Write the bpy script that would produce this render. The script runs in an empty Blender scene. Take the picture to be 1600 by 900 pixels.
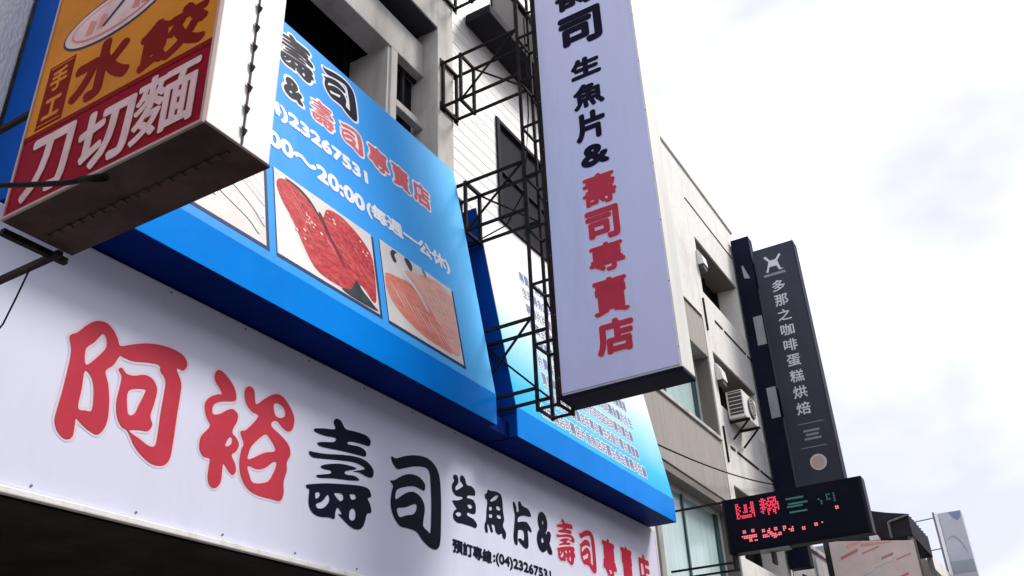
import bpy, bmesh, math, random
from mathutils import Vector, Matrix

random.seed(7)
SC = bpy.context.scene
COL = SC.collection
R = math.radians

# ---------------------------------------------------------------- camera
# world axes: X along the street (away), Y into the shop row, Z up; metres
cam_data = bpy.data.cameras.new('camera')
cam_data.sensor_width = 36.0
cam_data.lens = 32.247
cam_data.clip_start = 0.05
cam_data.clip_end = 3000.0
cam = bpy.data.objects.new('camera', cam_data)
COL.objects.link(cam)
SC.camera = cam
right = Vector((0.5089043, -0.8599237, -0.0393408))
up = Vector((-0.3970911, -0.2750568, 0.8755926))
back = Vector((-0.7637638, -0.4299710, -0.4814456))
cam.matrix_world = Matrix(((right.x, up.x, back.x, 0.0),
                           (right.y, up.y, back.y, 0.0),
                           (right.z, up.z, back.z, 1.6),
                           (0, 0, 0, 1)))

# ---------------------------------------------------------------- sky, sun, exposure
SUN_EL, SUN_AZ = 50.0, 138.0          # azimuth clockwise from +Y
world = bpy.data.worlds.new('World')
SC.world = world
world.use_nodes = True
wn = world.node_tree
wn.nodes.clear()
w_out = wn.nodes.new('ShaderNodeOutputWorld')
w_bg = wn.nodes.new('ShaderNodeBackground')
sky = wn.nodes.new('ShaderNodeTexSky')
sky.sky_type = 'NISHITA'
sky.sun_disc = False
sky.sun_elevation = R(SUN_EL)
sky.sun_rotation = R(SUN_AZ)
sky.air_density = 1.0
sky.dust_density = 2.0
sky_gain = wn.nodes.new('ShaderNodeVectorMath')
sky_gain.operation = 'SCALE'
sky_gain.inputs['Scale'].default_value = 0.10
wn.links.new(sky.outputs['Color'], sky_gain.inputs[0])
w_tc = wn.nodes.new('ShaderNodeTexCoord')
w_map = wn.nodes.new('ShaderNodeMapping')
w_map.inputs['Location'].default_value = (3.1, 2.2, 0.7)
w_map.inputs['Scale'].default_value = (1.0, 1.0, 2.2)
wn.links.new(w_tc.outputs['Generated'], w_map.inputs['Vector'])
w_noise = wn.nodes.new('ShaderNodeTexNoise')
w_noise.inputs['Scale'].default_value = 1.5
w_noise.inputs['Detail'].default_value = 5.0
w_noise.inputs['Roughness'].default_value = 0.5
w_noise.inputs['Distortion'].default_value = 0.35
wn.links.new(w_map.outputs['Vector'], w_noise.inputs['Vector'])
w_ramp = wn.nodes.new('ShaderNodeValToRGB')
w_ramp.color_ramp.elements[0].position = 0.36
w_ramp.color_ramp.elements[0].color = (0.345, 0.345, 0.45, 1)
w_ramp.color_ramp.elements[1].position = 0.60
w_ramp.color_ramp.elements[1].color = (0.70, 0.70, 0.72, 1)
wn.links.new(w_noise.outputs['Fac'], w_ramp.inputs['Fac'])
w_mix = wn.nodes.new('ShaderNodeMix')
w_mix.data_type = 'RGBA'
w_mix.inputs['Factor'].default_value = 0.86
wn.links.new(sky_gain.outputs['Vector'], w_mix.inputs[6])
wn.links.new(w_ramp.outputs['Color'], w_mix.inputs[7])
wn.links.new(w_mix.outputs[2], w_bg.inputs['Color'])
w_bg.inputs['Strength'].default_value = 1.0
wn.links.new(w_bg.outputs['Background'], w_out.inputs['Surface'])

sun_data = bpy.data.lights.new('sun', 'SUN')
sun_data.energy = 1.5
sun_data.angle = R(16)
sun_data.color = (1.0, 0.955, 0.89)
sun = bpy.data.objects.new('sun', sun_data)
COL.objects.link(sun)
sun_dir = Vector((math.sin(R(SUN_AZ)) * math.cos(R(SUN_EL)), math.cos(R(SUN_AZ)) * math.cos(R(SUN_EL)), math.sin(R(SUN_EL))))
sun.location = sun_dir * 60
sun.rotation_euler = sun_dir.to_track_quat('Z', 'Y').to_euler()

SC.view_settings.view_transform = 'Standard'
SC.view_settings.look = 'None'
SC.view_settings.gamma = 1.0
SC.view_settings.exposure = 1.30
SC.view_settings.use_curve_mapping = False
SC.render.engine = 'CYCLES'
SC.cycles.max_bounces = 6

# ---------------------------------------------------------------- materials
MATS = {}


def mat(name, col, rough=0.6, vary=0.12, scale=3.0, stretch=(1, 1, 1), bump=0.0, bscale=None, spec=0.5,
        metal=0.0, dirt=None, dirt_amt=0.0, dirt_scale=1.2, coat=0.0, emit=None, emit_s=0.0, rvar=0.0):
    """Procedural principled material: noise-varied colour, optional grime and fine relief."""
    m = bpy.data.materials.new(name)
    m.use_nodes = True
    nt = m.node_tree
    p = nt.nodes['Principled BSDF']
    p.inputs['Roughness'].default_value = rough
    p.inputs['Metallic'].default_value = metal
    p.inputs['Specular IOR Level'].default_value = spec
    if coat:
        p.inputs['Coat Weight'].default_value = coat
        p.inputs['Coat Roughness'].default_value = 0.12
    tc = nt.nodes.new('ShaderNodeTexCoord')
    mp = nt.nodes.new('ShaderNodeMapping')
    mp.inputs['Scale'].default_value = stretch
    nt.links.new(tc.outputs['Object'], mp.inputs['Vector'])
    nz = nt.nodes.new('ShaderNodeTexNoise')
    nz.inputs['Scale'].default_value = scale
    nz.inputs['Detail'].default_value = 6.0
    nz.inputs['Roughness'].default_value = 0.6
    nt.links.new(mp.outputs['Vector'], nz.inputs['Vector'])
    rp = nt.nodes.new('ShaderNodeValToRGB')
    rp.color_ramp.elements[0].position = 0.3
    rp.color_ramp.elements[1].position = 0.7
    lo = tuple(max(0.0, c * (1 - vary)) for c in col)
    hi = tuple(min(1.0, c * (1 + vary)) for c in col)
    rp.color_ramp.elements[0].color = (*lo, 1)
    rp.color_ramp.elements[1].color = (*hi, 1)
    nt.links.new(nz.outputs['Fac'], rp.inputs['Fac'])
    out = rp.outputs['Color']
    if dirt is not None:
        n2 = nt.nodes.new('ShaderNodeTexNoise')
        n2.inputs['Scale'].default_value = dirt_scale
        n2.inputs['Detail'].default_value = 8.0
        n2.inputs['Roughness'].default_value = 0.65
        nt.links.new(mp.outputs['Vector'], n2.inputs['Vector'])
        r2 = nt.nodes.new('ShaderNodeValToRGB')
        r2.color_ramp.elements[0].position = 0.48
        r2.color_ramp.elements[0].color = (0, 0, 0, 1)
        r2.color_ramp.elements[1].position = 0.75
        r2.color_ramp.elements[1].color = (dirt_amt, dirt_amt, dirt_amt, 1)
        nt.links.new(n2.outputs['Fac'], r2.inputs['Fac'])
        mx = nt.nodes.new('ShaderNodeMix')
        mx.data_type = 'RGBA'
        nt.links.new(r2.outputs['Color'], mx.inputs['Factor'])
        nt.links.new(out, mx.inputs[6])
        mx.inputs[7].default_value = (*dirt, 1)
        out = mx.outputs[2]
    nt.links.new(out, p.inputs['Base Color'])
    if rvar:
        mr = nt.nodes.new('ShaderNodeMapRange')
        mr.inputs['To Min'].default_value = max(0.02, rough - rvar)
        mr.inputs['To Max'].default_value = min(1.0, rough + rvar)
        nt.links.new(nz.outputs['Fac'], mr.inputs['Value'])
        nt.links.new(mr.outputs['Result'], p.inputs['Roughness'])
    if bump:
        n3 = nt.nodes.new('ShaderNodeTexNoise')
        n3.inputs['Scale'].default_value = bscale or scale * 8
        n3.inputs['Detail'].default_value = 4.0
        nt.links.new(mp.outputs['Vector'], n3.inputs['Vector'])
        bp = nt.nodes.new('ShaderNodeBump')
        bp.inputs['Strength'].default_value = bump
        bp.inputs['Distance'].default_value = 0.02
        nt.links.new(n3.outputs['Fac'], bp.inputs['Height'])
        nt.links.new(bp.outputs['Normal'], p.inputs['Normal'])
    if emit is not None:
        p.inputs['Emission Color'].default_value = (*emit, 1)
        p.inputs['Emission Strength'].default_value = emit_s
    MATS[name] = m
    return m


def gradient_print(name, stops, axis, lo, hi, rough=0.45, bump=0.10):
    """Printed vinyl: ink colours ramped along one axis of the panel, a few faint creases."""
    m = bpy.data.materials.new(name)
    m.use_nodes = True
    nt = m.node_tree
    p = nt.nodes['Principled BSDF']
    p.inputs['Roughness'].default_value = rough
    p.inputs['Specular IOR Level'].default_value = 0.05
    tc = nt.nodes.new('ShaderNodeTexCoord')
    sp = nt.nodes.new('ShaderNodeSeparateXYZ')
    nt.links.new(tc.outputs['Object'], sp.inputs['Vector'])
    mr = nt.nodes.new('ShaderNodeMapRange')
    mr.inputs['From Min'].default_value = lo
    mr.inputs['From Max'].default_value = hi
    nt.links.new(sp.outputs[axis], mr.inputs['Value'])
    nz = nt.nodes.new('ShaderNodeTexNoise')
    nz.inputs['Scale'].default_value = 0.9
    nt.links.new(tc.outputs['Object'], nz.inputs['Vector'])
    ad = nt.nodes.new('ShaderNodeMath')
    ad.operation = 'MULTIPLY_ADD'
    ad.inputs[1].default_value = 0.12
    nt.links.new(nz.outputs['Fac'], ad.inputs[0])
    nt.links.new(mr.outputs['Result'], ad.inputs[2])
    rp = nt.nodes.new('ShaderNodeValToRGB')
    els = rp.color_ramp.elements
    els[0].position, els[0].color = stops[0][0], (*stops[0][1], 1)
    els[1].position, els[1].color = stops[-1][0], (*stops[-1][1], 1)
    for pos, c in stops[1:-1]:
        e = els.new(pos)
        e.color = (*c, 1)
    nt.links.new(ad.outputs['Value'], rp.inputs['Fac'])
    nt.links.new(rp.outputs['Color'], p.inputs['Base Color'])
    mp = nt.nodes.new('ShaderNodeMapping')
    mp.inputs['Scale'].default_value = (2.2, 2.2, 0.8)
    mp.inputs['Rotation'].default_value = (0, R(35), 0)
    nt.links.new(tc.outputs['Object'], mp.inputs['Vector'])
    n3 = nt.nodes.new('ShaderNodeTexNoise')
    n3.inputs['Scale'].default_value = 1.6
    n3.inputs['Detail'].default_value = 2.0
    nt.links.new(mp.outputs['Vector'], n3.inputs['Vector'])
    bp = nt.nodes.new('ShaderNodeBump')
    bp.inputs['Strength'].default_value = bump
    bp.inputs['Distance'].default_value = 0.08
    nt.links.new(n3.outputs['Fac'], bp.inputs['Height'])
    nt.links.new(bp.outputs['Normal'], p.inputs['Normal'])
    MATS[name] = m
    return m


mat('asphalt', (0.055, 0.055, 0.058), 0.85, 0.25, 6, bump=0.4, bscale=120)
mat('paving', (0.17, 0.163, 0.155), 0.8, 0.15, 2, bump=0.2, bscale=60, dirt=(0.12, 0.11, 0.1), dirt_amt=0.6)
mat('paint_white', (0.75, 0.75, 0.72), 0.6, 0.1, 5)
mat('concrete', (0.60, 0.57, 0.53), 0.85, 0.10, 2.0, (3, 3, 0.8), bump=0.25, bscale=30,
    dirt=(0.24, 0.215, 0.19), dirt_amt=0.85, dirt_scale=1.0)
mat('concrete_grey', (0.40, 0.38, 0.355), 0.85, 0.12, 2.0, (4, 4, 0.6), bump=0.25, bscale=30,
    dirt=(0.18, 0.16, 0.14), dirt_amt=0.6, dirt_scale=1.3)
mat('plaster_white', (0.755, 0.735, 0.69), 0.85, 0.06, 9.0, (2, 2, 0.9), bump=0.45, bscale=22,
    dirt=(0.50, 0.47, 0.42), dirt_amt=0.7, dirt_scale=0.9)
mat('stucco_tan', (0.37, 0.34, 0.31), 0.9, 0.12, 3.0, (5, 5, 0.35), bump=0.3, bscale=35,
    dirt=(0.27, 0.24, 0.21), dirt_amt=0.55, dirt_scale=1.2)
mat('tile_grey', (0.22, 0.22, 0.22), 0.6, 0.15, 3.0, bump=0.1)
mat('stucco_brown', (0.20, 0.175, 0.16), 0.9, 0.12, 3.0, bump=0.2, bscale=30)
mat('siding_white', (0.80, 0.78, 0.75), 0.55, 0.05, 2.0, (0.5, 3, 3), dirt=(0.55, 0.52, 0.47), dirt_amt=0.4)
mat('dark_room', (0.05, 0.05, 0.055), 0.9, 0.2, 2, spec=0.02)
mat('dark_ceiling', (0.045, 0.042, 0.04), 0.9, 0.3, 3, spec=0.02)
mat('dark_glass', (0.014, 0.014, 0.018), 0.35, 0.3, 1, spec=0.02)
mat('frame_dark', (0.028, 0.027, 0.03), 0.5, 0.2, 4, spec=0.02)
mat('frame_green', (0.03, 0.085, 0.085), 0.4, 0.2, 4)
mat('frame_white', (0.75, 0.75, 0.75), 0.4, 0.05, 4)
mat('pane_teal', (0.47, 0.63, 0.62), 0.18, 0.14, 3.0, (7, 7, 0.25), bump=0.05, bscale=1.0)
mat('steel_black', (0.022, 0.020, 0.022), 0.55, 0.35, 8, dirt=(0.09, 0.042, 0.024), dirt_amt=0.6, dirt_scale=5, spec=0.02)
mat('steel_grey', (0.16, 0.155, 0.15), 0.5, 0.25, 8, metal=0.3, dirt=(0.09, 0.05, 0.03), dirt_amt=0.4, dirt_scale=5)
mat('cable_black', (0.012, 0.012, 0.013), 0.5, 0.2, 4, spec=0.02)
mat('vinyl_white', (0.745, 0.76, 0.93), 0.38, 0.03, 0.8, (2.5, 2.5, 0.6), bump=0.20, bscale=1.5, spec=0.25,
    dirt=(0.60, 0.61, 0.76), dirt_amt=0.5, dirt_scale=0.8)
mat('vinyl_lavender', (0.67, 0.70, 0.92), 0.34, 0.035, 0.7, (1, 3, 0.35), bump=0.14, bscale=1.6, spec=0.25,
    dirt=(0.52, 0.53, 0.66), dirt_amt=0.55, dirt_scale=1.0)
mat('sign_side', (0.74, 0.73, 0.68), 0.5, 0.06, 2.0, (4, 4, 0.4), dirt=(0.45, 0.46, 0.44), dirt_amt=0.6, dirt_scale=1.4)
mat('sign_side_white', (0.84, 0.83, 0.82), 0.5, 0.05, 2.0, (6, 6, 1.2), dirt=(0.45, 0.39, 0.34), dirt_amt=0.6, dirt_scale=1.6)
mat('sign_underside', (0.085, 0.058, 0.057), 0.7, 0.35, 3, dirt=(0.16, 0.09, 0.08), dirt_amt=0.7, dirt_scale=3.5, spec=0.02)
mat('ink_black', (0.012, 0.012, 0.028), 0.4, 0.15, 5, spec=0.02)
mat('ink_red', (0.56, 0.055, 0.085), 0.4, 0.08, 3, spec=0.02)
mat('ink_crimson', (0.52, 0.03, 0.07), 0.4, 0.1, 3, spec=0.02)
mat('ink_white', (0.92, 0.92, 0.93), 0.4, 0.03, 3, spec=0.02)
mat('ink_pinkwhite', (0.82, 0.66, 0.74), 0.4, 0.03, 3, spec=0.02)
mat('ink_coral', (0.74, 0.16, 0.18), 0.4, 0.12, 6, spec=0.02)
mat('ink_navy', (0.06, 0.085, 0.19), 0.4, 0.2, 4, spec=0.02)
mat('ink_slate', (0.20, 0.25, 0.42), 0.4, 0.2, 9, spec=0.02)
mat('blue_side_shaded', (0.003, 0.075, 0.38), 0.35, 0.1, 1.5, spec=0.02)  # billboard blue darkened: shade of the end face put into the colour
mat('blue_under_shaded', (0.002, 0.016, 0.15), 0.45, 0.25, 1.5, spec=0.02)  # darker still: shade below the billboard put into the colour
mat('blue_band', (0.0, 0.245, 0.84), 0.30, 0.10, 1.2, (1, 1, 1), 0.25, 3.0, spec=0.02)
mat('noodle_orange', (0.64, 0.235, 0.028), 0.45, 0.14, 2.5, dirt=(0.36, 0.16, 0.05), dirt_amt=0.5, dirt_scale=2.0, spec=0.02)
mat('noodle_red', (0.29, 0.004, 0.026), 0.45, 0.2, 3.0, dirt=(0.14, 0.01, 0.02), dirt_amt=0.5, dirt_scale=3.0, spec=0.02)
mat('noodle_ink', (0.21, 0.010, 0.010), 0.5, 0.15, 4.0, spec=0.02)
mat('noodle_pale', (0.74, 0.54, 0.55), 0.5, 0.10, 5.0, dirt=(0.42, 0.20, 0.22), dirt_amt=0.5, dirt_scale=6.0, spec=0.02)
mat('noodle_trim', (0.50, 0.38, 0.36), 0.5, 0.12, 4.0, spec=0.02)
mat('rust', (0.055, 0.035, 0.03), 0.8, 0.4, 20)
mat('navy_panel', (0.026, 0.029, 0.052), 0.35, 0.15, 1.2, dirt=(0.05, 0.055, 0.10), dirt_amt=0.4, dirt_scale=0.7, spec=0.25)
mat('navy_dark', (0.012, 0.014, 0.030), 0.45, 0.2, 2, spec=0.02)
mat('navy_print', (0.62, 0.63, 0.70), 0.5, 0.06, 8)
mat('navy_print_dim', (0.22, 0.23, 0.30), 0.5, 0.1, 8)
mat('disc_cream', (0.55, 0.50, 0.42), 0.5, 0.15, 6)
mat('grey_plate', (0.30, 0.31, 0.35), 0.5, 0.1, 4)
mat('led_face', (0.010, 0.010, 0.018), 0.35, 0.2, 3, spec=0.02)
mat('led_red', (0.35, 0.02, 0.05), 0.4, 0.1, 3, emit=(1.0, 0.05, 0.11), emit_s=0.42)
mat('led_pink', (0.5, 0.2, 0.2), 0.4, 0.1, 3, emit=(1.0, 0.14, 0.18), emit_s=0.42)
mat('led_green', (0.02, 0.10, 0.09), 0.4, 0.1, 3, emit=(0.10, 0.42, 0.36), emit_s=0.06)
mat('ac_white', (0.74, 0.73, 0.70), 0.5, 0.05, 4, dirt=(0.5, 0.46, 0.4), dirt_amt=0.4)
mat('ac_dark', (0.05, 0.045, 0.045), 0.7, 0.2, 8)
mat('roof_dark', (0.028, 0.026, 0.032), 0.6, 0.25, 3, spec=0.02)
mat('pink_board', (0.76, 0.60, 0.56), 0.5, 0.08, 3, (1, 1, 1), dirt=(0.74, 0.70, 0.66), dirt_amt=0.8, dirt_scale=1.2)
mat('ochre', (0.50, 0.27, 0.05), 0.5, 0.1, 3)
mat('rose', (0.62, 0.20, 0.19), 0.5, 0.1, 3)
mat('far_grey', (0.33, 0.32, 0.32), 0.85, 0.2, 0.8, (2, 2, 0.6), dirt=(0.14, 0.13, 0.13), dirt_amt=0.7, dirt_scale=0.9)
mat('far_sign', (0.42, 0.43, 0.47), 0.4, 0.10, 0.9, dirt=(0.34, 0.36, 0.46), dirt_amt=0.6, dirt_scale=0.6)
mat('far_band', (0.26, 0.29, 0.32), 0.5, 0.15, 1.0)
mat('photo_white', (0.74, 0.71, 0.68), 0.35, 0.10, 4, spec=0.02)
mat('photo_pink', (0.78, 0.64, 0.66), 0.35, 0.05, 3)
mat('photo_border', (0.035, 0.06, 0.13), 0.4, 0.1, 3, spec=0.02)
mat('tuna', (0.50, 0.055, 0.07), 0.35, 0.45, 22, (1, 1, 2.2), dirt=(0.70, 0.22, 0.18), dirt_amt=0.6, dirt_scale=9, spec=0.02)
mat('tuna_vein', (0.19, 0.03, 0.045), 0.4, 0.4, 12, spec=0.02)
mat('salmon', (0.78, 0.24, 0.18), 0.35, 0.22, 6, (1, 1, 4), dirt=(0.82, 0.50, 0.42), dirt_amt=0.7, dirt_scale=2.2, spec=0.02)
mat('salmon_pale', (0.82, 0.42, 0.33), 0.35, 0.16, 6, (1, 1, 4), dirt=(0.85, 0.65, 0.56), dirt_amt=0.7, dirt_scale=2.4, spec=0.02)
mat('leaf_ink', (0.045, 0.06, 0.075), 0.4, 0.3, 9, spec=0.02)
mat('tuna_light', (0.64, 0.17, 0.16), 0.35, 0.15, 9, spec=0.02)
mat('fat_white', (0.84, 0.56, 0.47), 0.35, 0.06, 9, spec=0.02)
mat('fish_silver', (0.17, 0.185, 0.20), 0.35, 0.25, 8)
mat('fish_grey', (0.07, 0.08, 0.095), 0.35, 0.3, 8)
# large-format prints (ink gradients; the sky-blue one includes glare painted at its right end)
gradient_print('print_sky_glare', [(0.0, (0.0, 0.25, 0.90)), (0.45, (0.0, 0.30, 0.94)), (1.0, (0.10, 0.53, 0.97))],
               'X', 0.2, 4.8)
gradient_print('print_menu', [(0.0, (0.005, 0.40, 0.95)), (0.12, (0.04, 0.52, 0.96)), (0.30, (0.36, 0.74, 0.93)), (0.48, (0.82, 0.85, 0.86)),
                              (1.0, (0.84, 0.85, 0.86))], 'Z', 0.05, 2.9)

# ---------------------------------------------------------------- mesh helpers


def origin_of(o):
    v = Vector((0, 0, 0))
    while o is not None:
        v += o.location
        o = o.parent
    return v


class MB:
    """Collects shapes in world metres; build() links them as one mesh object."""

    def __init__(self):
        self.v, self.f = [], []

    def add(self, vs, fs):
        n = len(self.v)
        self.v.extend(Vector(p) for p in vs)
        self.f.extend(tuple(i + n for i in f) for f in fs)
        return self

    def box(self, x0, x1, y0, y1, z0, z1, bev=0.0):
        x0, x1 = min(x0, x1), max(x0, x1)
        y0, y1 = min(y0, y1), max(y0, y1)
        z0, z1 = min(z0, z1), max(z0, z1)
        if bev:
            bm = bmesh.new()
            vs = [bm.verts.new(p) for p in ((x0, y0, z0), (x1, y0, z0), (x1, y1, z0), (x0, y1, z0),
                                            (x0, y0, z1), (x1, y0, z1), (x1, y1, z1), (x0, y1, z1))]
            for q in ((0, 3, 2, 1), (4, 5, 6, 7), (0, 1, 5, 4), (1, 2, 6, 5), (2, 3, 7, 6), (3, 0, 4, 7)):
                bm.faces.new([vs[i] for i in q])
            bmesh.ops.bevel(bm, geom=bm.edges[:], offset=bev, segments=2, affect='EDGES', profile=0.6)
            bm.verts.index_update()
            self.add([v.co.copy() for v in bm.verts], [tuple(v.index for v in f.verts) for f in bm.faces])
            bm.free()
            return self
        self.add(((x0, y0, z0), (x1, y0, z0), (x1, y1, z0), (x0, y1, z0), (x0, y0, z1), (x1, y0, z1), (x1, y1, z1), (x0, y1, z1)),
                 ((0, 3, 2, 1), (4, 5, 6, 7), (0, 1, 5, 4), (1, 2, 6, 5), (2, 3, 7, 6), (3, 0, 4, 7)))
        return self

    def tube(self, pts, r, n=8):
        pts = [Vector(p) for p in pts]
        rings = []
        for i, p in enumerate(pts):
            d = (pts[min(i + 1, len(pts) - 1)] - pts[max(i - 1, 0)]).normalized()
            a = d.orthogonal().normalized() if abs(d.z) > 0.99 else d.cross(Vector((0, 0, 1))).normalized()
            b = d.cross(a)
            rings.append([p + (a * math.cos(t) + b * math.sin(t)) * r for t in [2 * math.pi * (k + 0.5) / n for k in range(n)]])
        vs = [q for rg in rings for q in rg]
        fs = [(i * n + k, i * n + (k + 1) % n, (i + 1) * n + (k + 1) % n, (i + 1) * n + k) for i in range(len(pts) - 1) for k in range(n)]
        fs.append(tuple(range(n - 1, -1, -1)))
        fs.append(tuple((len(pts) - 1) * n + k for k in range(n)))
        return self.add(vs, fs)

    def bar(self, p, q, r):
        return self.tube([p, q], r * 1.414, 4)

    def prism_x(self, prof, x0, x1):
        """profile of (y, z) points extruded along X"""
        n = len(prof)
        vs = [(x0, y, z) for y, z in prof] + [(x1, y, z) for y, z in prof]
        fs = [tuple(range(n)), tuple(range(2 * n - 1, n - 1, -1))] + [(i, n + i, n + (i + 1) % n, (i + 1) % n) for i in range(n)]
        return self.add(vs, fs)

    def plate(self, fr, poly, n0, n1):
        """polygon of (u, v) in a sign frame, given thickness n0..n1"""
        k = len(poly)
        vs = [fr(u, v, n0) for u, v in poly] + [fr(u, v, n1) for u, v in poly]
        fs = [tuple(range(k - 1, -1, -1)), tuple(range(k, 2 * k))] + [(i, (i + 1) % k, k + (i + 1) % k, k + i) for i in range(k)]
        return self.add(vs, fs)

    def build(self, name, material, parent=None, smooth=False):
        off = origin_of(parent)
        me = bpy.data.meshes.new(name)
        me.from_pydata([p - off for p in self.v], [], self.f)
        bm = bmesh.new()
        bm.from_mesh(me)
        bmesh.ops.recalc_face_normals(bm, faces=bm.faces[:])
        bm.to_mesh(me)
        bm.free()
        me.materials.append(MATS[material])
        if smooth:
            for p in me.polygons:
                p.use_smooth = True
        o = bpy.data.objects.new(name, me)
        COL.objects.link(o)
        o.parent = parent
        return o


def part(name, material, parent, *boxes, bev=0.0):
    m = MB()
    for b in boxes:
        m.box(*b, bev=bev)
    return m.build(name, material, parent)


def thing(name, loc, label, cat, group=None):
    o = bpy.data.objects.new(name, None)
    o.empty_display_size = 0.2
    o.location = loc
    COL.objects.link(o)
    o['label'] = label
    o['category'] = cat
    if group:
        o['group'] = group
    return o


def tag(o, label, cat, group=None):
    o['label'] = label
    o['category'] = cat
    if group:
        o['group'] = group
    return o


def structure(o):
    o['kind'] = 'structure'
    return o


def move_origin(o, loc):
    """shift a mesh's origin (its Object texture space) without moving it"""
    d = Vector(loc) - o.location
    for v in o.data.vertices:
        v.co -= d
    o.location = loc
    return o


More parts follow.
